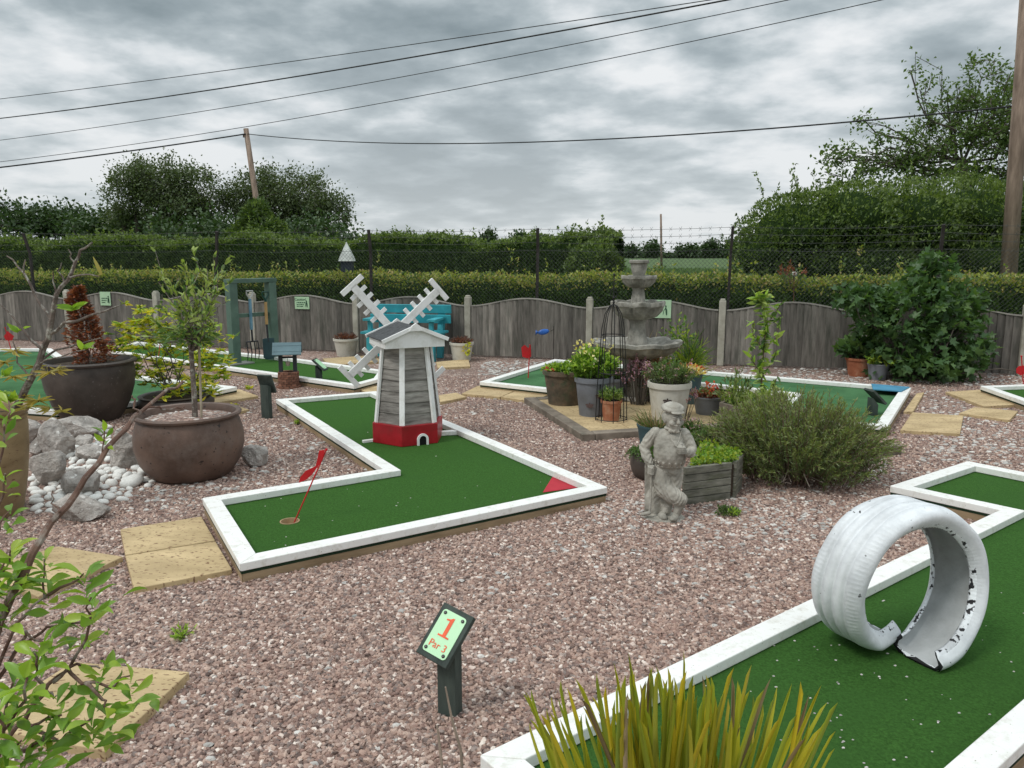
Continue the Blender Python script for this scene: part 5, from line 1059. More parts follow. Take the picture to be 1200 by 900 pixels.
# ================================================================ fig bush and garden plants
figb = G(1085, 452)
bush('fig_bush', 'large fig bush with broad lobed leaves spilling over the fence', 'bush', [pb_(1085,385,9.75,60,48,.5), pb_(1040,372,9.8,45,40,.45), pb_(1120,410,9.7,42,38,.5), pb_(1090,345,9.8,50,30,.4), pb_(1092,315,9.9,20,20,.25), pb_(1010,348,9.7,30,17,.25), pb_(1075,425,9.6,48,24,.5), pb_(1135,370,9.9,25,20,.3), pb_(1140,350,9.9,18,12,.2)], 2700, .108, [FIG, MIDG], 'lobed', .14, core=.30, thick=.48, gap=-.28, freq=4.5, up=-.15, base=(figb.x, 9.7, 0), stems=40, asp=.85, lsv=(.5,1.35))
def sprigs(parent, name, n, base_r, R, h, nl, ls, mats, kind='rhomb', droop=0., stemmat=None, wid=.3, srad=.002, angmin=.1, tip=.25, z0=0., jit=.25, cxy=(0,0), lf=.25, squash=1.):
    C = []; D = []; M_ = []; b = MB()
    for i in range(n):
        a = U_(0, 2*PI); rr_ = math.sqrt(U_(0,1)); out_ = Vector((math.cos(a), math.sin(a)*squash, 0)); st = out_*base_r*rr_+Vector((cxy[0], cxy[1], z0)); hh_ = h*U_(.7,1.05)*math.sqrt(max(.12, 1-(rr_*.85)**2)); e = st + out_*R*rr_*U_(.75,1.1) + Vector((0,0,hh_))
        c1_ = st.lerp(e, .5)+Vector(RNG.normal(size=3))*h*.05+Vector((0,0,h*.12)); pts = []
        for k_ in range(6):
            t_ = k_/5; q_ = st*(1-t_)**2+c1_*2*t_*(1-t_)+e*t_*t_; q_.z -= droop*h*rr_*t_**3; pts.append(q_)
        b.tube(pts, [srad*(1.3-.15*k_) for k_ in range(6)], 4, cap=False)
        for j in range(nl):
            t_ = lf+(1-lf)*(j+U_(0,1))/nl; k_ = min(t_*5, 4.999); i0 = int(k_); q_ = pts[i0].lerp(pts[i0+1], k_-i0); tg = (pts[i0+1]-pts[i0]).normalized(); C.append(q_); D.append(np.array(tg)*(.5+.8*t_)+RNG.normal(size=3)*.65); M_.append(1 if t_ > 1-tip*U_(.3,1.2) else 0)
    b.build('stem', stemmat or BARK, parent); n_ = len(C)
    if not isinstance(mats, (list, tuple)): mats = [mats]
    leaves(name, np.array([tuple(v) for v in C]), np.array(D), U_(ls*(1-jit),ls*(1+jit),n_), U_(ls*wid*.8,ls*wid*1.2,n_), mats, kind, M_ if len(mats) > 1 else None, parent)
rb = P(925, 575, 5.35); rt = thing('rosemary_bush', 'big bushy olive green rosemary right of the statue and planter', 'bush', (rb.x+.02, 5.35, 0))
sprigs(rt, 'foliage', 620, .34, .34, .60, 52, .036, [ROSE, ROSY], 'rhomb', .02, REDBR, .18, .0026, z0=.02, lf=.18, tip=.3)
sprigs(rt, 'outer_foliage', 240, .43, .17, .36, 40, .036, [ROSE, ROSY], 'rhomb', .08, REDBR, .18, .0024, z0=.02, lf=.1, cxy=(.04,-.03))
b = MB(); 
for i in range(46): a = U_(3.6, 5.6); e = Vector((math.cos(a)*U_(.3,.52), math.sin(a)*U_(.3,.5), U_(.02,.16))); b.tube(wob((U_(-.1,.1), U_(-.1,.1), U_(.1,.25)), e, 5, .08), .0028, 4)
b.build('dead_twigs', pmat('dead_twig', (.20,.15,.12,1), .9, col2=(.36,.31,.27,1), bump=0), rt)
sp2 = G(850, 603); t = thing('thyme_clump', 'small green clump at the foot of the timber planter', 'plant', sp2); sprigs(t, 'foliage', 40, .05, .04, .05, 18, .016, MIDG, wid=.3)
def clump(name, label, px, py, Y, wpx, hpx, n, nl, ls, mats, kind='rhomb', wid=.3, cat='plant', zb=None, **k):
    q_ = P(px, py, Y); m = mpp(Y, q_.z); t = thing(name, label, cat, (q_.x, Y, max(0, q_.z) if zb is None else zb))
    sprigs(t, 'foliage', n, wpx*m*.2, wpx*m*.32, hpx*m, nl, ls, mats, kind, wid=wid, **k); return t
clump('rosemary_plant', 'small dark green rosemary between the statue and the big bush', 832, 520, 5.6, 60, 32, 120, 30, .03, [ROSE, MIDG], wid=.17, zb=.1)
clump('heather_plant', 'low green clump with tiny pink flowers behind the statue head', 812, 510, 5.9, 40, 26, 80, 26, .028, [MIDG, PINK], wid=.25, zb=.12, tip=.08)
# planters' contents
n = 900; A_ = U_(0,1,(n,2)); cs = pt1[2]; C = [cs[0]*(1-a)*(1-b_)+cs[1]*a*(1-b_)+cs[2]*a*b_+cs[3]*(1-a)*b_ for a, b_ in A_]
leaves('creeper', np.array([(v.x*.92, v.y*.92, .235+U_(0,.05)) for v in C]), rdir(n,.8), U_(.018,.034,n), U_(.014,.026,n), [LIME, DEEP], 'fold', (U_(0,1,n) < .5).astype(int), pt1[0])
sprigs(pt2[0], 'foliage', 90, .12, .08, .10, 16, .03, [MIDG, BRT], 'fold', wid=.4, z0=.2)
# tall lanky plant
tl = P(893, 470, 6.9); t = thing('tall_plant', 'tall thin leafy plant standing in front of the fence, left of the fig bush', 'plant', (tl.x, 6.9, .1)); b = MB(); C = []; D = []; Ls_ = []
main = [P(x, y, 6.9)-Vector(t.location) for x, y in ((888,505),(891,470),(893,440),(895,410),(898,380),(893,350))]; b.tube(main, [.009,.008,.008,.007,.005,.003], 6)
for s0, pts in ((3, ((910,395),(914,370))), (2, ((880,420),(880,400))), (4, ((908,368),(916,354))), (3, ((882,392),(884,375))), (1, ((905,455),(912,440))), (2, ((905,425),(910,410)))):
    pp = [main[s0]]+[P(x, y, 6.9+U_(-.08,.08))-Vector(t.location) for x, y in pts]; b.tube(pp, [.005,.004,.003], 5)
    for q0, q1 in zip(pp, pp[1:]):
        for j in range(9): C.append(q0.lerp(q1, U_(0,1))); D.append(RNG.normal(size=3)+np.array((0,0,.1)))
for j in range(190): k_ = U_(.6,5); i0 = min(int(k_),4); C.append(main[i0].lerp(main[i0+1], k_-i0)); D.append(RNG.normal(size=3)*np.array((1,1,.5)))
for j in range(60): C.append(main[5]+Vector(RNG.normal(size=3))*.03); D.append(RNG.normal(size=3)*np.array((1,1,.35))+np.array((0,0,.15)))
n = len(C); b.build('stem', REDBR, t); leaves('foliage', np.array([tuple(v) for v in C]), np.array(D), U_(.05,.10,n), U_(.02,.035,n), [OLIV, MIDG, BRT], 'blade', RNG.integers(0,3,n), t)
clump('green_plant', 'upright green plant in front of the tall thin plant', 905, 500, 6.4, 70, 60, 70, 22, .04, [ROSE, OLIV], 'blade', .35, zb=.05)
clump('flowering_herb', 'small grey-green herb with upright stems left of the tall thin plant', 862, 480, 7.0, 45, 55, 46, 18, .04, [OLIV, ROSE], 'blade', .3, zb=.1)
# ================================================================ pots with plants
GG = 'plant pots'
t, R, z = potted('potted_plant', 'large dark glazed pot with a russet conifer-like shrub, at the left', 'potted plant', 110, 498, 100, 421, 'urn', DPOT, GG); cz = P(115, 337, t.location.y).z
t.rotation_euler = (0,0,0); C = []; D = []
for i in range(2600):
    u = U_(0,1)**.8; hh_ = (cz-z)*u; a = U_(0,6.28); r_ = R*.62*(1-u)**.55*(.6+.4*math.sin(a*3+u*7)*math.cos(a*2-u*4))*U_(0,1)**.4; C.append((r_*math.cos(a)+.05*math.sin(u*6), r_*math.sin(a), z+hh_)); D.append((math.cos(a), math.sin(a), U_(-.2,.8)))
leaves('foliage', C, D, U_(.03,.065,2600), U_(.012,.03,2600), [RUS, REDBR], 'fold', (U_(0,1,2600) < .2).astype(int), t); b = MB(); b.tube([(0,0,z-.02),(.02,0,z+(cz-z)*.8)], (.012,.004), 6); b.build('stem', REDBR, t)
t, R, z = potted('potted_tree', 'wide brown bowl pot holding a slim olive-like tree', 'potted tree', 226, 568, 121, 482, 'bowl', BPOT, GG, soilmat=GRV); t.rotation_euler = (0,0,0); T0 = Vector(t.location); Yt = T0.y
b = MB(); tr_ = [P(x, y, Yt)-T0 for x, y in ((229,500),(228,470),(226,440),(224,412),(221,398))]; tr_[0].z = z-.03; b.tube(tr_, [.022,.020,.018,.017,.014], 8)
b2_ = MB(); st_ = P(236, 490, Yt-.02)-T0; b2_.tube([(st_.x, st_.y, z-.03), P(233, 398, Yt)-T0], .008, 6); b2_.build('support_stake', pmat('pale_stake', (.35,.3,.22,1), .9), t)
C = []; D = []; MI = []; RSET = []
for ex, ey, dy in ((182,294,.0),(186,320,.1),(198,330,-.1),(215,308,0),(225,292,.1),(232,318,-.1),(242,312,.05),(250,300,.1),(262,318,0),(270,298,0),(200,360,.1),(178,372,-.1),(172,395,0),(255,345,.1),(268,352,.15),(262,378,-.1),(252,390,0),(205,385,-.15),(240,360,-.2),(215,345,-.2),(225,330,-.1),(190,345,.2),(245,335,.2),(235,345,.1),(210,325,.15),(270,330,-.05)):
    e = P(ex, ey, Yt+dy)-T0; s_ = tr_[RNG.integers(3,5)]; w2 = wob(s_, e, 6, .05, -.04); b.tube(w2, [.0075-.001*i for i in range(7)], 5)
    for j in range(int(22+14*U_(0,1))):
        k_ = U_(1.8,6)**1.0; i0 = min(int(k_),5); tg = w2[i0+1]-w2[i0]; tg.normalize(); C.append(w2[i0].lerp(w2[i0+1], k_-i0)); D.append(np.array(tg)*.8+RNG.normal(size=3)*.5); MI.append(0 if U_(0,1) < .8 else 1)
for j in range(230): a = U_(0,6.28); C.append(tr_[4]+Vector((math.cos(a)*U_(0,.20), math.sin(a)*U_(0,.2), U_(-.03,.10)))); D.append((math.cos(a), math.sin(a), U_(-.3,.7))); MI.append(1)
n = len(C); b.build('trunk', LICH, t); leaves('crown', np.array([tuple(v) for v in C]), np.array(D), U_(.035,.07,n), U_(.012,.022,n), [OLIV, MIDG], 'blade', MI, t)
# loose stones lie on the soil of the bowl pot
b = MB()
for i in range(220): a = U_(0,6.28); r_ = (R*.80)*math.sqrt(U_(0,1)); chip_mesh(b, r_*math.cos(a), r_*math.sin(a), U_(.008,.016), z=z)
b.build('stone_mulch', PALE, t)
t, R, z = potted('potted_shrub', 'low dark pot with a yellow-green shrub behind the brown bowl pot', 'potted plant', 208, 487, 84, 462, 'bowl', DPOT, GG); t.rotation_euler = (0,0,0); T0 = Vector(t.location); b = MB(); C = []; D = []
for ex, ey in ((142,410),(150,388),(165,380),(158,425),(178,400),(190,392),(200,415),(168,445),(188,440),(215,410),(235,420),(248,395),(250,425),(262,440),(240,445),(210,440),(200,455),(178,425),(222,455),(150,400),(232,395),(172,375),(248,450),(196,380)):
    e = P(ex, ey, T0.y+U_(-.2,.15))-T0; w2 = wob((U_(-.1,.1), U_(-.1,.1), z), e, 4, .06); b.tube(w2, [.006-.0008*i for i in range(5)], 5)
    for cl_ in range(12):
        cc = e+Vector(RNG.normal(size=3))*(.025+.010*cl_)
        for j in range(12): a = U_(0,6.28); C.append(cc); D.append((math.cos(a), math.sin(a), U_(-.3,.9)))
n = len(C); b.build('stem', BARK, t); leaves('foliage', np.array([tuple(v) for v in C]), np.array(D), U_(.045,.085,n), U_(.014,.026,n), [YEL, BRT, MIDG], 'blade', RNG.choice(3, n, p=(.66,.2,.14)), t)
# tan pot at the left edge with the bare branched shrub
t, R, z = potted('potted_shrub', 'tall tan glazed pot at the left edge with a bare lichened branching shrub', 'potted plant', -6, 612, 92, 478, 'tall', TPOT, GG); t.rotation_euler = (0,0,0); T0 = Vector(t.location); Yt = T0.y; b = MB()
def br(pts, r0, r1, dy=0, Y0=None):
    pp = [P(x, y, (Y0 or Yt)+dy*i/len(pts))-T0 for i, (x, y) in enumerate(pts)]; fine = []
    for a, e in zip(pp, pp[1:]): fine += [a, a.lerp(e,.5)+Vector(RNG.normal(size=3))*.006]
    fine.append(pp[-1]); k_ = len(fine); b.tube(fine, [.78*(r0+(r1-r0)*i/(k_-1)) for i in range(k_)], 7)
br([(8,505),(18,478),(30,455),(46,425),(56,397),(61,372),(66,345),(80,328),(88,308),(94,293),(108,284)], .032, .007)
br([(57,392),(75,378),(100,372),(122,365),(140,358)], .014, .005, -.1); br([(60,375),(48,358),(35,332),(28,320),(20,312),(8,300)], .012, .005, .1); br([(28,320),(30,304)], .006, .005)
br([(48,408),(30,390),(14,370),(-6,352)], .012, .005); br([(80,326),(96,322),(116,324)], .009, .004, -.1); br([(75,330),(68,318),(72,308)], .007, .004); br([(46,424),(66,410),(90,404),(118,396)], .010, .004, .1); br([(44,428),(72,418),(100,410)], .007, .003, -.15); br([(66,347),(62,330),(62,318)], .006, .004); br([(88,308),(82,300),(80,292)], .006, .004); br([(36,445),(20,425),(15,400)], .008, .004)
b.build('branches', LICH, t)
C = []; D = []; MI = []; LS = []
def rose(px, py, dy, n_, l, m_, up=.2):
    cc = P(px, py, Yt+dy)-T0
    for j in range(n_): a = U_(0,6.28); C.append(tuple(cc)); D.append((math.cos(a), math.sin(a)*.8, U_(-.25,.35)+up)); MI.append(m_); LS.append(l*U_(.7,1.2))
for px, py, dy, n_, m_ in ((58,437,-.1,16,0),(66,433,0,12,0),(45,470,-.1,18,0),(58,478,0,14,0),(15,412,0,12,0),(5,425,0,16,0),(32,478,-.1,12,0),(15,442,-.1,16,0),(25,465,0,16,0),(98,408,-.1,5,1),(22,388,0,5,1),(4,440,-.2,9,1),(12,470,-.2,12,1),(2,462,-.2,12,1),(85,362,-.05,8,1),(72,482,.0,12,0),(40,430,.1,10,0)):
    rose(px, py, dy, n_, .085 if m_ == 0 else .075, m_, 0 if m_ == 0 else .4)
rose(119, 322, -.1, 1, .10, 0, 2.5)
n = len(C); leaves('foliage', C, D, LS, np.array(LS)*np.where(np.array(MI) == 0, .17, .42), [lmat('palmate_leaf', [c_(.32,.24,.06), c_(.40,.33,.08), c_(.22,.20,.05)], .3), BRT], 'blade', MI, t)
# pots by the bench
for lb, px, py, w_, ty_ in (('cream pot of brown heather left of the turquoise bench', 406, 418, 29, 396.5), ('cream pot of brown heather right of the turquoise bench', 541, 424, 28, 401)):
    t, R, z = potted('potted_plant', lb, 'potted plant', px, py, w_, ty_, 'straight', WPOT, GG); sprigs(t, 'foliage', 90, R*.6, R*.45, .13, 16, .025, [RUS, REDBR], z0=z, wid=.3)
    if px > 500: leaves('pale_leaves', np.c_[U_(-.02,.1,40)+.05, U_(-.2,-.1,40), U_(z-.12,z+.06,40)], rdir(40,-.3), U_(.04,.07,40), U_(.015,.03,40), YEL, 'blade', None, t); t.rotation_euler = (0,0,0)
# pots on the platform
ZP = .055
t, R, z = potted('potted_plant', 'mossy brown stone pot of small green plants, leftmost on the platform', 'potted plant', 662, 476, 52, 433, 'straight', MPOT, GG, zb=ZP); sprigs(t, 'foliage', 90, R*.7, R*.4, .11, 14, .04, [DEEP, BRT], 'fold', z0=z, wid=.55); leaves('flowers', np.c_[U_(-.2,-.08,26), U_(-.15,.0,26), U_(z+.02,z+.07,26)], rdir(26,1), .035, .03, REDF, 'fold', None, t); t.rotation_euler = (0,0,0)
t, R, z = potted('potted_plant', 'plain mid grey pot with a bushy yellow flowering plant on the platform', 'potted plant', 695, 489, 44, 441, 'straight', GPOT, GG, zb=ZP); t.rotation_euler = (0,0,0); sprigs(t, 'foliage', 150, R*.6, R*.75, .34, 18, .05, [DEEP, BRT], 'fold', z0=z-.02, wid=.45, tip=.15); nf = 90; a = U_(0,6.28,nf); leaves('flowers', np.c_[np.cos(a)*U_(0,R*1.2,nf)-.03, np.sin(a)*R*.8, z+U_(.12,.38,nf)], rdir(nf,.6), .035, .03, CREM, 'fold', None, t)
def motif(t, R, z, a0, m_, s=1.):        # little bee-like printed mark on a pot
    b = MB(); n_ = Vector((math.cos(a0), math.sin(a0), 0)); u = Vector((-n_.y, n_.x, 0)); c0 = n_*(R*.905)+Vector((0,0,z))
    for x, zz_, rx, rz2 in ((0,0,.012,.02),(-.022,.012,.018,.010),(.022,.012,.018,.010),(-.018,-.006,.013,.007),(.018,-.006,.013,.007),(0,.025,.008,.008)):
        b.add([c0+u*(x+rx*math.cos(2*PI*k_/10))*s+Vector((0,0,(zz_+rz2*math.sin(2*PI*k_/10))*s))+n_*.003 for k_ in range(10)], [tuple(range(10))])
    b.build('printed_mark', m_, t)
MARK = pmat('dark_mark', (.06,.045,.04,1), .8, bump=0); MARK2 = pmat('brown_mark', (.10,.065,.06,1), .8, bump=0)
motif(t, R*1.01, z*.62, -1.35, MARK2, 1.0); motif(t, R*.96, z*.34, -1.9, MARK2, 1.0)
t, R, z = potted('potted_plant', 'small orange terracotta pot with a green herb inside the wire obelisk', 'potted plant', 716.5, 497, 25, 471, 'straight', TERR, GG, zb=ZP); t.location.y = ob.location.y+.01; t.location.x = ob.location.x; sprigs(t, 'foliage', 46, R*.5, R*.7, .14, 12, .04, [OLIV, MIDG], 'blade', z0=z, wid=.25)
t, R, z = potted('potted_plant', 'large cream pot with a dark bee mark and lavender-like stems', 'potted plant', 783, 498, 50, 447, 'straight', WPOT, GG, zb=ZP); t.rotation_euler = (0,0,0); sprigs(t, 'foliage', 130, R*.6, R*.7, .24, 16, .035, [ROSE, MIDG], 'blade', z0=z, wid=.2); motif(t, R*1.02, z*.66, -1.85, MARK, 1.0)
b = MB(); C = []
for i in range(26): a = U_(0,6.28); e = Vector((math.cos(a)*.22, math.sin(a)*.2, z+U_(.1,.26))); b.tube(wob((e.x*.3, e.y*.3, z), e, 3, .03), .0015, 4); C += [tuple(e+Vector(RNG.normal(size=3))*.01) for _ in range(8)]
b.build('flower_stalks', BARK, t); leaves('flowers', C, rdir(len(C),.3), .016, .012, [PINK, DRY], 'rhomb', RNG.integers(0,2,len(C)), t)
t, R, z = potted('potted_plant', 'small ribbed grey pot with red and orange succulents right of the cream pot', 'potted plant', 829, 490, 36, 464, 'plain', GPOT, GG, zb=.03); t.rotation_euler = (0,0,0); sprigs(t, 'foliage', 46, R*.7, R*.5, .09, 14, .03, [RUS, ROSE], 'fold', z0=z, wid=.5); leaves('flowers', np.c_[U_(-.02,.07,46), U_(-.08,.06,46), U_(z+.02,z+.14,46)], rdir(46,1), .035, .022, REDF, 'fold', None, t)
t, R, z = potted('potted_plant', 'dark blue-grey pot with pale yellow leaves right of the fountain', 'potted plant', 806, 474, 32, 438, 'plain', BLUEP, GG, zb=ZP); sprigs(t, 'foliage', 46, R*.6, R*.6, .12, 12, .05, [CREM, REDF], 'fold', z0=z, wid=.5, tip=.1)
t, R, z = potted('potted_plant', 'dark grey pot tucked behind the plain grey pot and obelisk', 'potted plant', 716, 472, 36, 442, 'straight', GPOT, GG, zb=ZP); sprigs(t, 'foliage', 60, R*.7, R*.5, .14, 14, .035, [MIDG, PINK], 'fold', z0=z, wid=.4, tip=.15)
t, R, z = potted('potted_plant', 'blue-green tub of dry grassy stems just behind the statue', 'potted plant', 769, 538, 48, 497, 'plain', BLUEP, GG); n = 260; a = U_(0,6.28,n); r_ = R*.8*np.sqrt(U_(0,1,n)); leaves('foliage', np.c_[np.cos(a)*r_, np.sin(a)*r_, np.full(n, z)], np.c_[np.cos(a)*.7+RNG.normal(size=n)*.3, np.sin(a)*.7, U_(.5,1.5,n)], U_(.06,.16,n), U_(.004,.008,n), [DRY, MIDG], 'blade', (U_(0,1,n) < .35).astype(int), t)
t, R, z = potted('potted_plant', 'dark bowl of trailing green plant low at the statue\'s left side', 'potted plant', 760, 564, 44, 528, 'bowl', DPOT, GG); sprigs(t, 'foliage', 120, R*.8, R*.5, .07, 16, .022, [MIDG, HEDGE], 'rhomb', .8, z0=z, wid=.35)
t, R, z = potted('potted_plant', 'terracotta pot with a broad leaved plant left of the fig bush', 'potted plant', 1006, 442, 31, 419, 'straight', TERR, GG); sprigs(t, 'foliage', 34, R*.5, R*1.3, .30, 7, .13, [FIG, MIDG], 'lobed', z0=z, wid=.8, srad=.004)
t, R, z = potted('potted_plant', 'small grey pot with lime leaves right of the terracotta pot', 'potted plant', 1028, 446, 25, 426, 'plain', GPOT, GG); sprigs(t, 'foliage', 30, R*.6, R*.9, .12, 10, .05, [LIME, BRT], 'fold', z0=z, wid=.6)
# plants standing among the pots
clump('chive_clump', 'clump of pink flowering chives left of the cream pot', 748, 492, 7.75, 46, 62, 60, 10, .02, [MIDG, PINK], 'rhomb', .8, zb=.06, lf=.75, tip=.7, srad=.003)
clump('chive_clump', 'pink flower stems standing in front of the cream pot', 797, 505, 6.9, 44, 56, 34, 9, .02, [MIDG, PINK], 'rhomb', .8, zb=.05, lf=.8, tip=.8)
clump('grass_clump', 'dark purplish green clump right under the fountain bowl', 762, 480, 7.95, 62, 52, 110, 20, .04, [MIDG, RUS], 'blade', .3, zb=.06, tip=.3)
bush('shrub', 'loose green shrub right of the fountain in front of the fence', 'bush', [pb_(795,400,8.9,24,30,.25), pb_(782,425,8.8,22,24,.25), pb_(812,420,8.9,16,20,.2)], 650, .055, [MIDG, LIME], 'fold', .2, core=False, thick=.5, stems=14, base=(P(797,440,8.9).x, 8.9, 0))
t = clump('feather_grass', 'upright pale green feathery grass right of the fountain', 808, 450, 8.4, 16, 62, 70, 4, .25, [LIME, MIDG], 'blade', .03, zb=.06)
t = clump('feather_grass', 'tuft of straw coloured grass just behind the fountain column', 762, 420, 8.7, 22, 52, 70, 4, .22, DRY, 'blade', .03, zb=.06)
clump('flower_stems', 'reddish flower heads poking above the clipped hedge', 928, 330, 11.4, 36, 26, 16, 12, .05, [MIDG, RUS], 'fold', .5, zb=1.15, tip=.6)
# ================================================================ rocks and cobbles
def rock(px0, px1, py0, py1, label, seed, back=.5):
    w_ = px1-px0; g = G((px0+px1)/2, py1); m = mpp(g.y, .1); R = w_/2*m; c = g+Vector((g.x, g.y, 0)).normalized()*R*.6; c.z = 0; ht_ = max(.05, P((px0+px1)/2, py0+(py1-py0)*.12, c.y).z)
    rg = np.random.default_rng(seed); bm = bmesh.new(); bmesh.ops.create_icosphere(bm, subdivisions=4, radius=1)
    pl_ = []
    for i in range(15): d = rg.normal(size=3); d /= np.linalg.norm(d); pl_.append((d, rg.uniform(.62,.95)))
    for v in bm.verts:
        d = np.array(v.co); r_ = min([h_/max(float(d@n_), .05) for n_, h_ in pl_]+[1.15]); p_ = d*r_; nzv = float(snoise(p_[None,:]*1.0+seed, 4)[0])*.05+float(snoise(p_[None,:]+seed*2, 11)[0])*.02
        p_ = p_*(1+nzv); v.co = (p_[0]*R, p_[1]*R*.85, p_[2]*ht_*.62+ht_*.42)
    me = bpy.data.meshes.new('rock'); bm.to_mesh(me); bm.free(); me.materials.append(STONEM); [setattr(f, 'use_smooth', True) for f in me.polygons]; auto(me, 24)
    o = bpy.data.objects.new('rock', me); COL.objects.link(o); o.location = c; tag(o, label, 'rock', 'rocks of the rockery')
for i, (a, bx_, c0, d, lb) in enumerate(((36,82,525,570,'angular brown-grey rock against the tan pot'), (34,60,508,536,'pale rock just behind the tan pot rim'), (50,92,488,540,'tall dark slanting rock behind the tan pot'), (66,126,573,613,'nearest grey rock, under the long thin branch'), (78,120,546,582,'grey rock right behind the nearest one, crossed by the branch'), (128,172,500,550,'upright pinkish rock touching the brown bowl pot'), (88,132,516,540,'low flat rock in the middle of the rockery'), (60,122,488,516,'long flat rock in front of the dark glazed pot'), (285,317,517,547,'pale rock alone right of the brown bowl pot'), (84,112,508,526,'small rock wedged between the flat rocks'), (18,50,490,520,'mossy rock half hidden by the yellow leaves'))):
    rock(a, bx_, c0, d, lb, 10+i)
def inpoly(x, y, poly):
    r_ = False; j = len(poly)-1
    for i in range(len(poly)):
        if (poly[i][1] > y) != (poly[j][1] > y) and x < (poly[j][0]-poly[i][0])*(y-poly[i][1])/(poly[j][1]-poly[i][1])+poly[i][0]: r_ = not r_
        j = i
    return r_
protos = []
for i in range(6):
    b = MB(); b.ball((0,0,0), (1, U_(.7,.9), U_(.5,.7)), 16); b.v = [tuple(Vector(v)*(1+.09*math.sin(v[0]*3+i)+.07*math.sin(v[1]*4+i*2)+.05*math.sin(v[2]*5+i))) for v in b.v]; protos.append(b)
meshes = []
for b in protos:
    me = bpy.data.meshes.new('cobble'); me.from_pydata(b.v, [], b.f); me.materials.append(COBM); [setattr(f, 'use_smooth', True) for f in me.polygons]; meshes.append(me)
placed = []; poly = [(34,602),(36,560),(62,545),(84,532),(88,505),(128,498),(130,545),(172,545),(181,562),(175,574),(140,590),(118,596),(90,602)]
def cobble(x, y, r_, lb):
    o = bpy.data.objects.new('cobble', meshes[RNG.integers(0,6)]); COL.objects.link(o); o.location = (x, y, r_*.38); o.scale = (r_,)*3; o.rotation_euler = (U_(-.3,.3), U_(-.3,.3), U_(0,6.28)); tag(o, lb, 'cobble', 'white cobbles of the rockery'); return o
g = G(150, 573); cobble(g.x, g.y+.07, .085, 'largest smooth white cobble, beside the brown bowl pot'); placed.append((g.x, g.y+.07, .085))
tries = 0
while len(placed) < 190 and tries < 9000:
    tries += 1; x, y = U_(30,185), U_(495,604)
    if not inpoly(x, y, poly): continue
    g = G(x, y); r_ = U_(.020,.048)
    if any((g.x-a)**2+(g.y-b_)**2 < ((r_+c0)*.80)**2 for a, b_, c0 in placed): continue
    placed.append((g.x, g.y, r_)); cobble(g.x, g.y, r_, 'smooth white cobble among the rocks between the tan pot and the brown bowl pot')
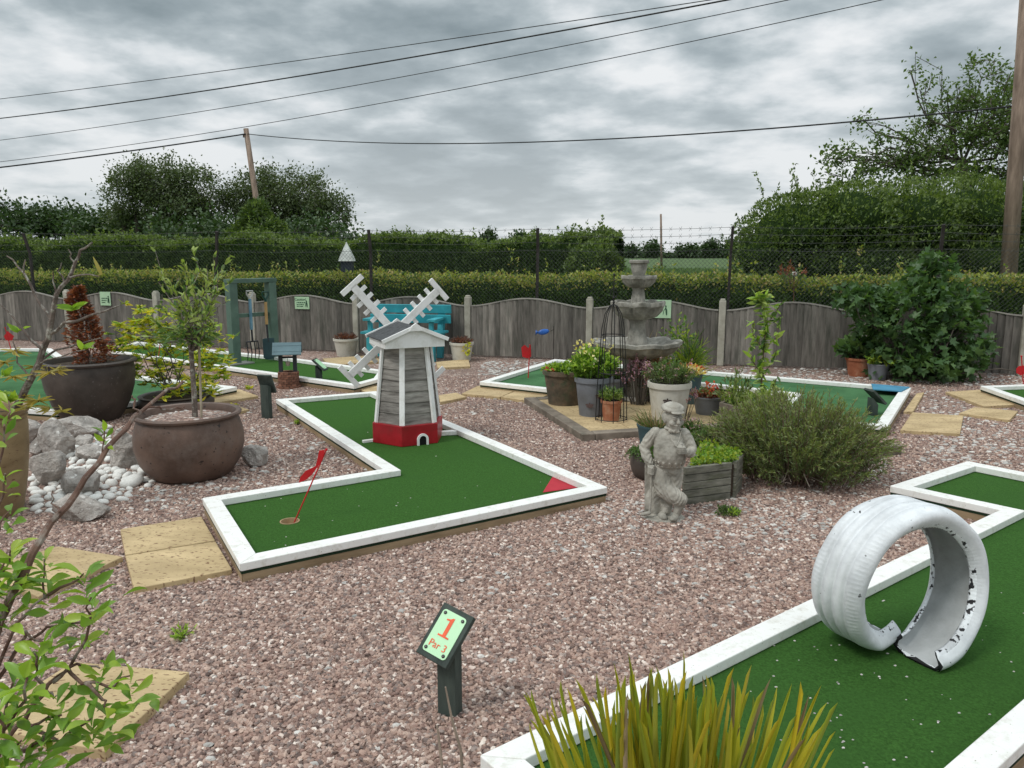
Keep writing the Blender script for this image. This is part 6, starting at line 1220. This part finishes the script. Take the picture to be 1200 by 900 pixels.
# ================================================================ near plants
def near_shrub():
    Y0 = 1.62; base = P(-120, 1150, 1.5); base.z = 0; t = thing('leafy_shrub', 'leafy green shrub at the lower left, nearest the camera, with one long bare branch', 'shrub', base); T0 = Vector(base); b = MB(); C = []; D = []; LS = []; MI = []
    def path(pts, r0, r1):
        pp = [P(x, y, Y)-T0 for x, y, Y in pts]; fine = []
        for a, e in zip(pp, pp[1:]): fine += [a, a.lerp(e,.33)+Vector(RNG.normal(size=3))*.0035, a.lerp(e,.66)+Vector(RNG.normal(size=3))*.0035]
        fine.append(pp[-1]); k_ = len(fine); b.tube(fine, [r0+(r1-r0)*i/(k_-1) for i in range(k_)], 7); return pp
    root = (-120,1150,1.5)
    path([root,(-60,860,1.45),(-10,745,1.5),(30,670,1.55),(60,612,1.62),(100,560,1.7),(140,510,1.8),(165,483,1.88),(190,462,1.95),(214,447,2.05)], .011, .0035)
    path([(160,488,1.87),(158,470,1.87),(155,464,1.87)], .003, .002); path([(70,600,1.63),(60,590,1.7),(62,575,1.72)], .002, .0015); path([(172,477,1.9),(200,480,1.95),(216,476,2.0)], .003, .002)
    tips = []
    def tw(pts, r0=.0042): tips.append(path(pts, r0, .0018)[-1])
    tw([root,(-30,920,1.4),(20,850,1.42),(50,815,1.45),(80,785,1.5),(105,730,1.5),(107,700,1.5)], .007)
    tw([(80,785,1.5),(100,800,1.45),(130,806,1.45),(152,792,1.45)]); tw([(62,800,1.47),(90,778,1.5),(117,783,1.5)]); tw([(20,850,1.42),(45,848,1.38),(72,838,1.38)])
    tw([(20,850,1.42),(70,870,1.38),(107,842,1.38)]); tw([(50,815,1.45),(45,785,1.45),(40,765,1.45)]); tw([(-30,920,1.4),(0,860,1.36),(15,800,1.36)], .005); tw([root,(-20,820,1.5),(20,760,1.55),(55,735,1.58),(95,730,1.6)], .006)
    tw([(-20,820,1.5),(20,730,1.55),(52,700,1.6),(52,655,1.62)]); tw([(52,700,1.6),(80,685,1.6),(98,672,1.6)]); tw([(-20,820,1.5),(0,740,1.5),(8,700,1.5)]); tw([(-30,920,1.4),(-5,900,1.3),(25,868,1.3)]); tw([root,(-40,960,1.25),(5,905,1.25)])
    tw([(20,760,1.55),(30,740,1.5),(50,752,1.48)]); tw([(50,815,1.45),(60,812,1.4),(66,815,1.4)]); tw([(0,740,1.5),(-8,700,1.5),(5,660,1.5)]); tw([(100,800,1.45),(120,820,1.43),(128,835,1.42)]); tw([(0,860,1.36),(30,820,1.34),(28,790,1.34)])
    tw([(-5,880,1.4),(35,880,1.34),(52,862,1.34)]); tw([(0,860,1.36),(5,850,1.3),(-4,830,1.3)]); tw([(0,900,1.3),(20,925,1.25),(30,905,1.25)])
    tips += [P(122,502,1.76)-T0, P(12,598,1.5)-T0, P(6,555,1.5)-T0, P(5,500,1.6)-T0, P(10,470,1.7)-T0, P(12,645,1.5)-T0, P(55,690,1.6)-T0, P(20,660,1.55)-T0]
    path([(118,545,1.74),(120,525,1.75),(122,502,1.76)], .002, .0015); path([(-40,700,1.45),(0,620,1.48),(12,598,1.5)], .003, .0015); path([(-20,650,1.48),(4,580,1.5),(6,555,1.5)], .003, .0015); path([(-30,640,1.5),(0,540,1.6),(5,500,1.6),(10,470,1.7)], .003, .0015); path([(-40,760,1.5),(-5,690,1.5),(12,645,1.5)], .003, .0015)
    small = len(tips)-8
    for i, e in enumerate(tips):
        nl_ = RNG.integers(7,11) if i < small or i > small+4 else 6; a0 = U_(0,6.28); n_new = 0
        for j in range(nl_):
            a = a0+j*2.4; el = U_(.0,.8)+.5*(j > nl_-4); C.append(tuple(e-Vector((0,0,.010*(nl_-j)*.8)))); D.append((math.cos(a), math.sin(a), el)); LS.append(U_(.042,.068) if i < small or i > small+4 else U_(.03,.045)); MI.append(0 if U_(0,1) < .55 else 1)
        if i < small:
            for j in range(3): a = U_(0,6.28); C.append(tuple(e+Vector(RNG.normal(size=3))*.026-Vector((0,0,.02)))); D.append((math.cos(a), math.sin(a), U_(-.2,.6))); LS.append(U_(.035,.055)); MI.append(1)
    n = len(C); b.build('branches', REDBR, t); leaves('foliage', C, D, LS, np.array(LS)*U_(.30,.42,n), [BRT, DEEP], 'leaf', MI, t)
near_shrub()
yb = P(800, 1010, 1.42); t = thing('sword_plant', 'tuft of yellow-green sword leaves with withered tips at the bottom centre', 'plant', (yb.x, yb.y, 0)); C = []; D = []; LS = []; MI = []; T0 = Vector((yb.x, yb.y, 0)); nl = np.array
for i in range(190):
    tx = U_(625,975) if U_(0,1) < .45 else 770+RNG.normal()*70; tx = min(max(tx, 612), 985); f_ = abs(tx-780)/190; ty_ = 782+38*f_**1.5+abs(RNG.normal())*42+U_(-12,10); Yq = 1.42+U_(-.12,.2); e = P(tx, ty_, Yq)-T0; s_ = Vector(((e.x)*.42+U_(-.05,.05), U_(-.05,.07), .14+U_(0,.06))); d = e-s_
    C.append(tuple(s_)); D.append(tuple(d)); LS.append(d.length); MI.append(1 if U_(0,1) < .13 else 0)
n = len(C); oo = leaves('leaves', C, D, LS, U_(.008,.015,n), [YUC, YUCD], 'sword', MI, t, 0)
pass
b = MB(); b.lathe([(.05,0),(.07,.08),(.075,.16),(.04,.2)], 14); b.build('crown_base', BARK, t)
t = thing('dry_stem', 'pair of dry grey flower stems in front of the nearest hole post', 'plant', (P(535,1000,1.6).x, 1.6, 0)); T0 = Vector(t.location); b = MB()
for pts in (((548,1000),(540,880),(530,845),(522,805)), ((512,1000),(518,900),(514,865),(512,850))): b.tube([P(x, y, 1.6)-T0 for x, y in pts], [.004,.0035,.003,.002], 5)
b.tube([(0.02,0,0), P(548,1000,1.6)-T0], .004, 5); b.tube([(-.02,0,0), P(512,1000,1.6)-T0], .004, 5); b.build('stems', pmat('dry_stem', (.30,.24,.19,1), .9), t)
for i, (px, py) in enumerate(((372,655),(860,606),(350,498),(215,748))):
    g = G(px, py); t = thing('weed', ('tiny weed at the near edge of the windmill green', 'little weed at the foot of the planter', 'tiny weed inside the bend of the windmill green', 'tiny weed above the nearest slab')[i], 'weed', g); sprigs(t, 'foliage', 14, .01, .04, .05, 8, .02, BRT, 'blade', wid=.3)
